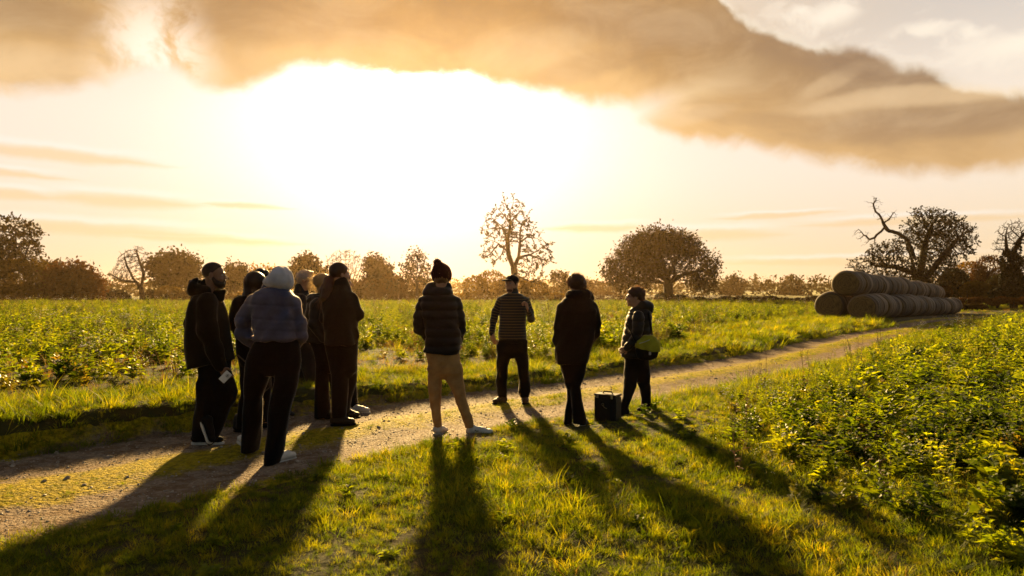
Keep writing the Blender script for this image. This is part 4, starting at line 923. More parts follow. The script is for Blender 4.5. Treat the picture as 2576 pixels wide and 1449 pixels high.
    tree('ivy_tree', 'ivy-covered trunk with bare twigs on top at the right edge', Y, (2552, 770), [(2550, 720), (2545, 680), (2548, 640), (2560, 615), (2568, 598)],
         [pv(2540, 590, Y, 34, 34), pv(2568, 580, Y, 30, 30), pv(2520, 620, Y, 24, 24), pv(2600, 590, Y, 30, 40)], 520, None, 0, 0, .34, .012, crown_tip=.06, seed=101, infl=5, step=.42, limbs_px=[[(2546, 670), (2532, 625, 0), (2530, 600, 0)]])
    rt = bpy.data.objects['ivy_tree']; rr = np.random.default_rng(102)
    C = blob_points([pv(2545, 720, Y, 26, 50, 1.6), pv(2540, 660, Y, 20, 34, 1.3), pv(2558, 630, Y, 9, 26, .6), pv(2580, 700, Y, 26, 60, 1.5), pv(2522, 740, Y, 30, 20, 1.6), pv(2532, 635, Y, 8, 12, .5)], 9000, rr, .5)
    V, F = leafquads(C, .14, rr); mesh_obj('ivy', V, F, LF_DARK, rt)
    # rough dry grass bank at right
    bush('hedge', 'tall dry orange grass bank below the autumn wood at the right edge', 74., [pv(2420 + i * 20, 757 + 3 * sin(i * 2), 74., 17, 8 + 2 * sin(i * 1.7), .8) for i in range(10)], 5200, .12, LF_RUST, 'hedge', 110, stems=1)
    bush('hedge', 'low brown scrub on the bank behind the rear end of the bales', 66., [pv(2425 + i * 14, 771, 66., 12, 7, .6) for i in range(4)], 1600, .10, LF_BUSH, 'hedge', 111)
    # far-off wood along the foot of the hills
    rr = np.random.default_rng(120); n = 2600; az = rr.uniform(-.85, .85, n); D = rr.choice([340., 380., 470., 560.], n) + rr.normal(0, 6, n); lump = 3.2 + 2.0 * np.sin(az * 60 + D) + 1.5 * np.sin(az * 143 + D * .5)
    keep = lump > 2.0; az, D, lump = az[keep], D[keep], lump[keep]
    C = np.stack([np.sin(az) * D, np.cos(az) * D, np.zeros(len(az))], 1); C = np.repeat(C, 9, 0); L = np.repeat(lump, 9)
    C += rr.normal(0, 1.8, C.shape); C[:, 2] = np.abs(rr.uniform(0, 1, len(C))) * L * 1.6 + np.interp(np.repeat(D, 9), [300, 380, 540, 700], [0, 1.4, 5.5, 9.6])
    V, F = leafquads(C, 1.0, rr); tag(mesh_obj('far_woods', V, F, LF_OAK, base=(0, 0, 0)), 'hazy far-off woods along the foot of the hills', 'woods', kind='stuff')

def build_fence():
    Y0 = 117.; root_p = at(1400, 762, Y0); root = empty('fence', tuple(root_p)); tag(root, 'thin post and wire fence along the far field edge left of the great oak', 'fence')
    M = mat('fence wood', (0.10, 0.07, 0.045), 0.9, 0.3); top = 1.35
    n = 30; x0 = at(1395, 760, Y0)[0]; x1 = at(1830, 760, Y0)[0]; xs = np.linspace(x0, x1, n)
    for x in xs:
        b = MB(); h = top * RNG.uniform(.92, 1.06); b.tube([(x, Y0, -.1), (x + RNG.normal(0, .02), Y0, h)], .06, 5); b.build('post', M, root)
    W = mat('wire', (0.12, 0.10, 0.08), 0.5, 0.2, metal=.6)
    for z in (1.25, .95, .65):
        b = MB(); b.tube([(x, Y0, z + RNG.normal(0, .02)) for x in xs], .018, 4); b.build('wire', W, root)
def build_church():
    Y = 720.; p = at(1934, 714, Y); s = Y / FP; b = MB(); z0 = p[2]
    root = empty('church_tower', (p[0], Y, z0 - 2)); tag(root, 'tiny square church tower on the far ridge right of the great oak', 'church tower')
    M = mat('far stone', (0.28, 0.24, 0.2), 0.9, .1)
    b.box((p[0], Y, z0 + 1.0), (1.7, 1.7, 3.6)); b.build('tower', M, root)
    c = MB(); c.box((p[0], Y, z0 + 4.8), (1.85, 1.85, .22)); c.build('parapet', M, root)
build_trees(); build_fence(); build_church()
# ------------------------------------------------------------------ solid modelling by distance fields
def smin(a, b, k):
    if k <= 0: return np.minimum(a, b)
    h = np.clip(0.5 + 0.5 * (b - a) / k, 0, 1); return b + (a - b) * h - k * h * (1 - h)
class Solid:
    """shapes blended into one continuous surface"""
    def __init__(s, h=0.008): s.h = h; s.ops = []; s.disp = None; s.lofts = []
    def seg(s, a, b, ra, rb=None, k=0.02, flat=None, sub=False):
        """tapered limb; flat = (direction, factor) squashes it along a direction"""
        a = np.array(a, float); b = np.array(b, float); rb = ra if rb is None else rb; m = max(ra, rb) * (max(1, flat[1]) if flat else 1)
        def f(p):
            ab = b - a; L2 = max((ab ** 2).sum(), 1e-9); t = np.clip(((p - a) @ ab) / L2, 0, 1)
            d = p - a - t[..., None] * ab
            if flat is not None:
                n = np.array(flat[0], float); n /= np.linalg.norm(n); c = d @ n; d = d + np.multiply.outer(c * (1 / flat[1] - 1), n)
                return (np.sqrt((d ** 2).sum(-1)) - (ra + (rb - ra) * t)) * min(1, flat[1] ** .5)
            return np.sqrt((d ** 2).sum(-1)) - (ra + (rb - ra) * t)
        s.ops.append(('s' if sub else 'u', f, np.minimum(a, b) - m, np.maximum(a, b) + m, k)); return s
    def chain(s, pts, rad, k=0.02, flat=None):
        for i in range(len(pts) - 1): s.seg(pts[i], pts[i + 1], rad[i], rad[i + 1], k if i else k, flat)
        return s
    def ell(s, c, r, M=None, k=0.02, sub=False):
        c = np.array(c, float); r = np.array(r, float); M = np.eye(3) if M is None else np.array(M)
        def f(p):
            q = (p - c) @ M; e = np.sqrt(((q / r) ** 2).sum(-1)); return (e - 1) * r.min() if True else e
        m = r.max(); s.ops.append(('s' if sub else 'u', f, c - m, c + m, k)); return s
    def loft(s, rows, k=0.02, n=2.3, sub=False, cap=0.0):
        """rows of (z, x centre, x half, y centre, y half) stacked upward"""
        s.lofts.append(rows); A = np.array(sorted(rows), float); z0, z1 = A[0, 0], A[-1, 0]
        def f(p):
            z = p[..., 2]; g = [np.interp(z, A[:, 0], A[:, i]) for i in range(1, 5)]
            ex = np.abs(p[..., 0] - g[0]) / g[1]; ey = np.abs(p[..., 1] - g[2]) / g[3]
            q = (ex ** n + ey ** n) ** (1 / n); d = (q - 1) * np.minimum(g[1], g[3]); return np.maximum(d, np.maximum(z - z1, z0 - z))
        lo = np.array(((A[:, 1] - A[:, 2]).min(), (A[:, 3] - A[:, 4]).min(), z0)); hi = np.array(((A[:, 1] + A[:, 2]).max(), (A[:, 3] + A[:, 4]).max(), z1))
        s.ops.append(('s' if sub else 'u', f, lo, hi, k)); return s
    def boxs(s, c, h, M=None, r=0.005, k=0.004):
        c = np.array(c, float); h = np.array(h, float) - r; M = np.eye(3) if M is None else np.array(M)
        def f(p):
            q = np.abs((p - c) @ M) - h; return np.sqrt((np.maximum(q, 0) ** 2).sum(-1)) + np.minimum(q.max(-1), 0) - r
        m = np.linalg.norm(h) + r; s.ops.append(('u', f, c - m, c + m, k)); return s
    def plane(s, p0, n, k=0.0):
        """cut away the side the normal points to"""
        s.ops.append(('c', (np.array(p0, float), np.array(n, float) / np.linalg.norm(n)), None, None, k)); return s
    def mesh(s):
        h = s.h; lo = np.min([o[2] for o in s.ops if o[0] == 'u'], axis=0) - 3.5 * h; hi = np.max([o[3] for o in s.ops if o[0] == 'u'], axis=0) + 3.5 * h
        n = np.ceil((hi - lo) / h).astype(int) + 1; ax = [lo[i] + np.arange(n[i]) * h for i in range(3)]
        D = np.full(n, 9.0, np.float32)
        def pts(sl): return np.stack(np.meshgrid(*[ax[i][sl[i]] for i in range(3)], indexing='ij'), -1)
        for op, f, a, b, k in s.ops:
            if op == 'c':
                g = sum(np.reshape((ax[i] - f[0][i]) * f[1][i], [-1 if j == i else 1 for j in range(3)]) for i in range(3)); D = np.maximum(D, g.astype(np.float32)); continue
            pad = k + 3 * h; i0 = np.clip(((a - pad - lo) / h).astype(int), 0, n - 1); i1 = np.clip(np.ceil((b + pad - lo) / h).astype(int) + 1, 1, n)
            sl = tuple(slice(i0[i], i1[i]) for i in range(3)); d = f(pts(sl)).astype(np.float32)
            D[sl] = smin(D[sl], d, k) if op == 'u' else -smin(-D[sl], d, k)
        if s.disp is not None:
            m = np.abs(D) < 4 * h + .02; I = np.argwhere(m); P = lo + I * h; D[m] += s.disp(P).astype(np.float32)
        return surfnets(D, lo, h)
    def build(s, name, m, parent=None, smooth=True):
        V, F = s.mesh(); return mesh_obj(name, V, F, m, parent, smooth)
def surfnets(D, lo, h):
    S = D < 0; n = np.array(D.shape); c = np.zeros(n - 1, np.int8)
    for i in (0, 1):
        for j in (0, 1):
            for k in (0, 1): c += S[i:n[0] - 1 + i, j:n[1] - 1 + j, k:n[2] - 1 + k]
    act = (c > 0) & (c < 8); I = np.argwhere(act); idx = np.full(n - 1, -1, np.int64); idx[act] = np.arange(len(I))
    P = np.zeros((len(I), 3)); W = np.zeros(len(I)); cor = [(i, j, k) for i in (0, 1) for j in (0, 1) for k in (0, 1)]
    for a in cor:
        for ax_ in range(3):
            if a[ax_]: continue
            b = list(a); b[ax_] = 1; va = D[I[:, 0] + a[0], I[:, 1] + a[1], I[:, 2] + a[2]]; vb = D[I[:, 0] + b[0], I[:, 1] + b[1], I[:, 2] + b[2]]
            m = (va < 0) != (vb < 0); t = np.where(m, va / np.where(m, va - vb, 1), 0)
            q = np.array(a, float)[None] + np.eye(3)[ax_][None] * t[:, None]; P += np.where(m[:, None], q, 0); W += m
    V = lo + (I + P / W[:, None]) * h; F = []
    for ax_ in range(3):
        u, v = (ax_ + 1) % 3, (ax_ + 2) % 3; sl0 = [slice(1, m - 1) for m in n]; sl0[ax_] = slice(0, n[ax_] - 1); sl1 = list(sl0); sl1[ax_] = slice(1, n[ax_])
        A = S[tuple(sl0)]; B = S[tuple(sl1)]; J = np.argwhere(A != B); off = np.array([1, 1, 1]); off[ax_] = 0; J = J + off
        eu = np.eye(3, dtype=int)[u]; ev = np.eye(3, dtype=int)[v]; g = lambda q: idx[q[:, 0], q[:, 1], q[:, 2]]
        q = np.stack([g(J - eu - ev), g(J - ev), g(J), g(J - eu)], 1); ins = S[J[:, 0], J[:, 1], J[:, 2]]; q[~ins] = q[~ins][:, ::-1]; F.append(q)
    return V, np.concatenate(F)
def folds(amp, f=9.0, seed=0, vert=1.0):
    """soft creases in cloth"""
    r = np.random.default_rng(seed); a = r.uniform(-1, 1, (4, 3)); a[:, 2] *= vert; ph = r.uniform(0, 6.3, 4)
    def d(P):
        o = 0
        for i in range(4):
            w = np.sin(P @ a[(i + 1) % 4] * f * 1.3 + ph[i]) * 1.6; o = o + np.sin(P @ a[i] * f * (1.6 + i * .9) + w + ph[i]) / (1 + .5 * i)
        return amp * o * .45
    return d
def quilt(amp, pitch, base, z0=0.0):
    def d(P): return base(P) + amp * (1 - np.abs(np.sin(pi * (P[:, 2] - z0) / pitch)) ** .6) - amp * .4
    return d
def rotz(a): return np.array(((cos(a), -sin(a), 0), (sin(a), cos(a), 0), (0, 0, 1)))
def rotx(a): return np.array(((1, 0, 0), (0, cos(a), -sin(a)), (0, sin(a), cos(a))))

# ------------------------------------------------------------------ cloth and skin
SKIN = mat('skin', (0.36, 0.19, 0.11), 0.5, 0.08, 20, 0.15, 200, sheen=0.15, spec=0.4)
SKIND = mat('brown skin', (0.15, 0.072, 0.038), 0.5, 0.08, 20, 0.15, 200, sheen=0.15, spec=0.4)
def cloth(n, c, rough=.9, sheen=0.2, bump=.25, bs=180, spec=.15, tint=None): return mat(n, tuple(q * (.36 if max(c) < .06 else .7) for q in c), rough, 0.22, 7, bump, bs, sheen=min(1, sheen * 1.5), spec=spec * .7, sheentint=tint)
EYE = mat('eye white', (0.25, 0.22, 0.2), 0.3, 0.05); IRIS = mat('dark', (0.008, 0.006, 0.005), 0.5, 0.1)
def hairmat(n, c, t): return leafmat(n, [tuple(q * .75 for q in c), c, tuple(min(1, q * 1.25) for q in c)], t, 0.45, 0.45, 0.4)
HBLACK = hairmat('black hair', (0.012, 0.008, 0.006), (4, 2.2, 1.2)); HBROWN = hairmat('brown hair', (0.050, 0.029, 0.014), (6, 5.0, 3.4)); HBLOND = hairmat('blonde hair', (0.42, 0.30, 0.15), (2.0, 1.9, 1.7)); HGREY = hairmat('grey hair', (0.42, 0.36, 0.30), (2, 1.8, 1.5))
RUBBER = cloth('white rubber', (0.62, 0.58, 0.52), .6, 0, 0)

class Fig:
    """a person traced from photo positions at depth Y"""
    def __init__(s, label, Y, cx, seed=1):
        s.Y = Y; s.s = Y / FP; g = at(cx, 740 + 2576. / Y, Y); s.root = empty('person', (g[0], Y, 0)); tag(s.root, label, 'person'); s.seed = seed
        s.body = Solid(0.0065)
    def w(s, dx, dy, off=0.0): return at(dx, dy, s.Y + off)
    def rows(s, L):
        """(dy, left, right, depth half[, depth offset])"""
        out = []
        for q in L:
            dy, l, r, hy = q[:4]; off = q[4] if len(q) > 4 else 0.0; a = s.w(l, dy, off); b = s.w(r, dy, off); out.append((a[2], (a[0] + b[0]) / 2, (b[0] - a[0]) / 2, s.Y + off, hy))
        return out
    def pts(s, L): return [s.w(*q) for q in L]
    def limb(s, solid, L, rad, k=0.03): solid.chain(s.pts(L), [r * s.s for r in rad], k)
    def head(s, dx, dy, yaw, pitch=0.0, sc=1.0, off=0.0, roll=0.0, neck=None):
        """head centre, yaw from facing away (0) clockwise seen from above: 90 = facing right, 180 = facing the camera"""
        b = s.body; c = s.w(dx, dy, off); M = rotz(-R(yaw)) @ rotx(R(pitch)); s.hM = M; s.hc = c; s.hs = sc
        W = lambda *q: c + M @ (np.array(q) * sc)
        s.hw = W
        b.ell(W(0, -.015, .035), np.array((.076, .096, .086)) * sc, M, .02); b.ell(W(0, .025, -.025), np.array((.060, .070, .083)) * sc, M, .02); b.ell(W(0, .045, -.078), np.array((.042, .042, .034)) * sc, M, .02)
        b.ell(W(0, .078, -.102), np.array((.019, .016, .014)) * sc, M, .012); b.ell(W(0, .082, .028), np.array((.048, .014, .010)) * sc, M, .012)
        for q in (-1, 1):
            b.ell(W(q * .031, .100, .010), np.array((.015, .012, .009)) * sc, M, .008, sub=True); b.ell(W(q * .079, -.012, -.008), np.array((.010, .019, .031)) * sc, M, .006)
            b.ell(W(q * .040, .065, -.030), np.array((.020, .02, .018)) * sc, M, .015)
        b.seg(W(0, .088, .018), W(0, .112, -.020), .008 * sc, .012 * sc, .010); b.ell(W(0, .104, -.024), np.array((.017, .012, .009)) * sc, M, .006)
        b.ell(W(0, .092, -.050), np.array((.023, .010, .0055)) * sc, M, .005); b.ell(W(0, .089, -.062), np.array((.020, .010, .0065)) * sc, M, .005)
        nk = neck if neck is not None else s.w(dx, dy + .2 / s.s, off) 
        b.seg(W(0, -.025, -.06), nk, .056 * sc, .062 * sc, .03)
        return W
    def eyes(s, closed=False):
        for q in (-1, 1):
            e = Solid(.0025); e.ell(s.hw(q * .031, .080, .010), np.array((.0125, .0125, .0105)) * s.hs); o = e.build('eye', EYE, s.root)
            p = Solid(.002); p.ell(s.hw(q * .031, .0905, .009), np.array((.006, .004, .006)) * s.hs); p.build('iris', IRIS, o)
            m = Solid(.003); m.seg(s.hw(q * .014, .099, .028), s.hw(q * .046, .088, .030), .0035 * s.hs, .003 * s.hs); m.build('eyebrow', HBLACK, s.root)
    def legs(s, t):
        for rows in t.lofts: s.body.loft([(z, x, hx * .66, y, hy * .66) for z, x, hx, y, hy in rows], .015)
    def hand(s, wrist, dirv, palmn, side=1, curl=0.5, sc=1.0, spread=.10, thumb=.7):
        """palm, four fingers bent at the knuckles, and a thumb; side = +1/-1 puts the thumb on one side"""
        b = s.body; d = np.array(dirv, float); d /= np.linalg.norm(d); n = np.array(palmn, float); n -= d * (n @ d); n /= np.linalg.norm(n); t = np.cross(d, n) * side; wr = np.array(wrist, float)
        for q in (-.026, -.009, .009, .025): b.seg(wr + t * q * .7 * sc, wr + (d * .082 + t * q * 1.15) * sc, .0135 * sc, .0125 * sc, .012)
        for i, (q, L) in enumerate(((.031, .072), (.0105, .082), (-.0105, .076), (-.030, .060))):
            p = wr + (d * .085 + t * q) * sc; a = curl * (.55 + .12 * i); dd = d + t * q * spread * 12
            for j, f in enumerate((.45, .32, .25)):
                a += curl * (.0 if j == 0 else .75); v = dd * cos(a) + n * sin(a); v /= np.linalg.norm(v); e = p + v * L * f * sc; b.seg(p, e, (.0095 - .0008 * j) * sc, (.0090 - .001 * j) * sc, .003); p = e
        p = wr + (d * .025 + t * .028) * sc; v = d * .65 + t * .75 + n * .35 * thumb; v /= np.linalg.norm(v); e = p + v * .042 * sc; b.seg(p, e, .0130 * sc, .0105 * sc, .010)
        v = d * .85 + t * .15 + n * .6 * thumb; v /= np.linalg.norm(v); b.seg(e, e + v * .032 * sc, .0100 * sc, .0085 * sc, .004)
    def torso(s, L, sh=.8):
        """the body under the clothes, from the same rows as the coat"""
        s.body.loft([(z, x, hx * sh, y, hy * sh) for z, x, hx, y, hy in s.rows(L)], .03)
    def shoe(s, name, toe, heel, h=.085, wd=.046, m=None, sole=None, soleh=.022, lab=None, tall=0.0, lace=None):
        """shoe from heel to toe on the ground"""
        toe = np.array(toe, float); heel = np.array(heel, float); d = toe - heel; L = np.linalg.norm(d); d /= L; up = np.array((0, 0, 1.)); up = up - d * (up @ d); up /= np.linalg.norm(up); sd = np.cross(d, up)
        M = np.stack([sd, d, up], 1); P = lambda a, b_, c: heel + sd * a + d * b_ * L + up * c
        o = Solid(.0055); o.seg(P(0, .14, soleh + .034), P(0, .86, soleh + .022), wd, wd * .92, .02, (up, .75)); o.seg(P(0, .14, soleh + .03), P(0, .20, h + tall), wd * .85, wd * .80, .02)
        o.seg(P(0, .20, h * .9), P(0, .62, soleh + .04), wd * .82, wd * .72, .03); o.plane(P(0, 0, soleh * .8), -up); 
        top = o.build(name, m, s.root)
        if lab: top['label'] = lab
        q = Solid(.005); q.seg(P(0, .15, soleh * .5), P(0, .48, soleh * .5), wd * 1.02, wd * .94, .01); q.seg(P(0, .48, soleh * .5), P(0, .88, soleh * .5), wd * .94, wd * .98, .01); q.plane(P(0, 0, soleh), up); q.plane(P(0, 0, 0), -up); q.build('sole', sole or RUBBER, top)
        if lace is not None:
            b = MB()
            for i in range(4):
                t = .36 + .09 * i; z = h - .012 - .013 * i; b.tube([P(-wd * .45, t, z), P(0, t + .03, z + .012), P(wd * .45, t, z)], .0022, 4)
            b.build('laces', lace, top)
        return top
    def strands(s, name, m, roots, flow, n, length, width=.0012, seed=1, curl=.01, parent=None):
        """thin flyaway hairs"""
        r = np.random.default_rng(seed); V, F = [], []
        for i in range(n):
            p = np.array(roots[r.integers(len(roots))]) + r.normal(0, .006, 3); d = np.array(flow(p)) + r.normal(0, .35, 3); d /= np.linalg.norm(d); L = length * r.uniform(.4, 1.2); q = r.normal(0, 1, 3); q -= d * (q @ d); q /= np.linalg.norm(q); sd = np.cross(d, q); b = len(V)
            for j in range(5):
                t = j / 4; c = p + d * L * t + q * curl * sin(t * 3 + i) + np.array((0, 0, -L * .25 * t * t)); ww = width * (1 - t * .8)
                V += [tuple(c - sd * ww), tuple(c + sd * ww)]
            F += [(b + 2 * j, b + 2 * j + 1, b + 2 * j + 3, b + 2 * j + 2) for j in range(4)]
        return mesh_obj(name, V, F, m, parent or s.root)
    def finish(s, skin): return s.body.build('body', skin, s.root)
    def hair_cap(s, name, m, h=.006, grow=.010, cut=None, extra=None, noise=.004, k=.02, low=-.02, frontcut=.05):
        """hair over the skull, open over the face"""
        o = Solid(h); sc = s.hs; o.ell(s.hw(0, -.018, .040), np.array((.078 + grow, .100 + grow, .088 + grow)) * sc, s.hM)
        if extra: extra(o)
        n = s.hM @ np.array((0, .75, -.66)); o.plane(s.hw(0, frontcut, low + .045), n)
        o.disp = folds(noise, 60, s.seed); return o.build(name, m, s.root)
def arm_body(f, L, rad): f.limb(f.body, L, [r * .72 for r in rad], .02)
def leg_body(f, L, rad): f.limb(f.body, L, [r * .72 for r in rad], .02)
# ------------------------------------------------------------------ the people
BOOT = cloth('boot leather', (0.035, 0.020, 0.012), .55, 0.1, .3, 60, .4); BLACKSHOE = cloth('black knit', (0.010, 0.010, 0.011), .8); WHITESHOE = cloth('white leather', (0.66, 0.62, 0.57), .5, .1, .1, 60, .4)
SOLEDARK = cloth('dark rubber', (0.015, 0.013, 0.012), .8, 0, 0)
def legx(L):
    q = L[0]; c = (q[1] + q[2]) / 2; w = (q[2] - q[1]) * .3; return [(q[0] - 18, c - w, c + w, q[3] * .55) + tuple(q[4:])] + L
def hipx(L):
    q = L[-1]; c = (q[1] + q[2]) / 2; w = (q[2] - q[1]) * .3; return L + [(q[0] + 16, c - w, c + w, q[3] * .45) + tuple(q[4:])]
def p_olive_man():
    f = Fig('bearded man with shaved head in a dark olive hooded raincoat, leftmost of the group', 6.85, 525, 11)
    W = f.head(540, 693, 82, -4, 1.04, neck=f.w(527, 745)); 
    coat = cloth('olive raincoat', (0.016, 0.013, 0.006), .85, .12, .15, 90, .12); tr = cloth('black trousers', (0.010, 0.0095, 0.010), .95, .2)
    rows = [(745, 494, 548, .14), (760, 483, 557, .19), (784, 478, 564, .22), (804, 476, 569, .23), (831, 474, 572, .235), (861, 473, 576, .24), (884, 474, 581, .245), (904, 477, 585, .25), (926, 480, 588, .25)]
    j = Solid(.0085); j.loft(f.rows(rows), .05); 
    j.seg(f.w(505, 752, .12), f.w(522, 757, -.10), .08, .085, .06)
    arm = [(522, 764, -.17), (524, 830, -.24), (540, 880, -.24), (554, 920, -.22)]; f.limb(j, arm, [22, 21, 18, 15.5], .02)
    arm2 = [(500, 764, .17), (478, 815, .22), (492, 870, .20)]; f.limb(j, arm2, [20, 15, 14], .03)
    j.plane(f.w(540, 925), (0.42, 0, -1)) if False else None
    a, b = f.w(478, 927), f.w(586, 905); nn = np.array((b[2] - a[2], 0, -(b[0] - a[0]))); 
    j2 = Solid(.0085); j2.loft(f.rows(rows), .05); j2.seg(f.w(500, 752, .12), f.w(522, 757, -.10), .07, .085, .06); j2.plane(a, nn)
    f.limb(j2, arm, [22, 21, 18, 15.5], .06); f.limb(j2, arm2, [20, 15, 14], .03); 
    j2.disp = folds(.009, 9, 1, .3); c = j2.build('raincoat', coat, f.root)
    h = Solid(.007); h.ell(f.w(497, 722), (.085, .13, .075), rotz(0), .02); h.seg(f.w(487, 730, 0), f.w(514, 735, -.08), .06, .07, .04); h.seg(f.w(484, 712, .05), f.w(494, 706, -.03), .035, .03, .03)
    h.ell(f.w(512, 712, 0), (.05, .08, .06), None, .02, sub=True); h.disp = folds(.008, 22, 2); h.build('hood', coat, c)
    cl = Solid(.006); cl.seg(f.w(520, 728), f.w(522, 748), .075, .085, .03); cl.seg(f.w(548, 738), f.w(548, 748), .05, .06, .03); cl.seg(f.w(564, 732), f.w(553, 748), .022, .035, .03); cl.seg(f.w(518, 712), f.w(520, 735), .045, .06, .03)
    cl.disp = folds(.004, 26, 3); cl.build('collar', coat, c)
    f.torso(rows[:-3], .75)
    arm_body(f, arm, [22, 21, 18, 14]); wr = f.w(556, 925, -.22); f.hand(wr, f.w(571, 949, -.24) - wr, (.25, .9, .2), 1, .85, 1.0)
    t = Solid(.0085); t.loft(f.rows(hipx([(900, 500, 580, .15), (930, 503, 575, .15), (960, 504, 586, .15), (985, 505, 594, .14), (1010, 503, 589, .13), (1040, 506, 575, .11), (1070, 512, 560, .09), (1095, 515, 550, .08), (1109, 517, 548, .075)])), .03)
    t.loft(f.rows(legx([(960, 500, 545, .13, -.05), (1010, 499, 545, .12, -.06), (1050, 491, 530, .10, -.08), (1085, 488, 522, .085, -.1), (1100, 487, 520, .08, -.1)])), .03)
    t.disp = folds(.010, 9, 4, .5); t.build('trousers', tr, f.root); f.legs(t)
    
    f.shoe('shoe', f.w(563, 1118, .0), f.w(481, 1118, .0), .10, .045, BLACKSHOE, soleh=.028)
    # the other foot stands on its toes, heel up
    toe = f.w(530, 1120, -.16); heel = f.w(504, 1050, -.13); f.shoe('shoe', toe + np.array((-.01, 0, .015)), heel, .085, .042, BLACKSHOE, soleh=.024)
    f.finish(SKIND); f.eyes()
    o = f.hair_cap('hair', mat('shaved hair', (.035, .020, .013), .9, .2, 60), .0055, .0005, frontcut=.050, low=.035, noise=.0008)
    g = Solid(.0045); g.ell(W(0, .055, -.088), (.050, .046, .036), f.hM)
    for q in (-1, 1): g.seg(W(q * .070, -.002, -.020), W(q * .052, .040, -.075), .014, .026, .02); g.seg(W(q * .048, .045, -.07), W(q * .02, .088, -.072), .022, .014, .02); g.seg(W(q * .024, .094, -.058), W(q * .018, .099, -.040), .006, .005, .01)
    g.seg(W(-.018, .101, -.040), W(.018, .101, -.040), .005, .005, .01); g.disp = folds(.002, 70, 5); g.build('beard', HBLACK, f.root)
    e = Solid(.002); e.ell(W(.084, -.008, -.038), (.005, .005, .007)); e.build('earring', mat('silver', (.8, .78, .75), .2, .05, metal=1), f.root)
    # phone in his hand
    p = f.w(567, 948, -.30); M = rotz(.15) @ np.array(((cos(.75), 0, sin(.75)), (0, 1, 0), (-sin(.75), 0, cos(.75))))
    b = MB(); b.box(tuple(p), (.034, .005, .055), Matrix(M.tolist()), .003); PH = mat('phone white', (.62, .62, .62), .3, .03, spec=.5)
    root = empty('phone', tuple(p)); tag(root, 'small white phone held low in the hand of the man in the olive raincoat', 'phone'); b.build('case', PH, root)
    q = MB(); pc = p + M @ np.array((.008, -.0065, .022)); RM = Matrix(M.tolist())
    for i in range(16):
        a = 2 * pi * i / 16; a2 = 2 * pi * (i + 1) / 16
        q.tube([tuple(pc + M @ np.array((.014 * cos(a), 0, .014 * sin(a)))), tuple(pc + M @ np.array((.014 * cos(a2), 0, .014 * sin(a2))))], .0022, 4)
    q.box(tuple(pc), (.005, .001, .008), RM); q.build('lens_ring', mat('phone grey', (.12, .12, .12), .5), root)

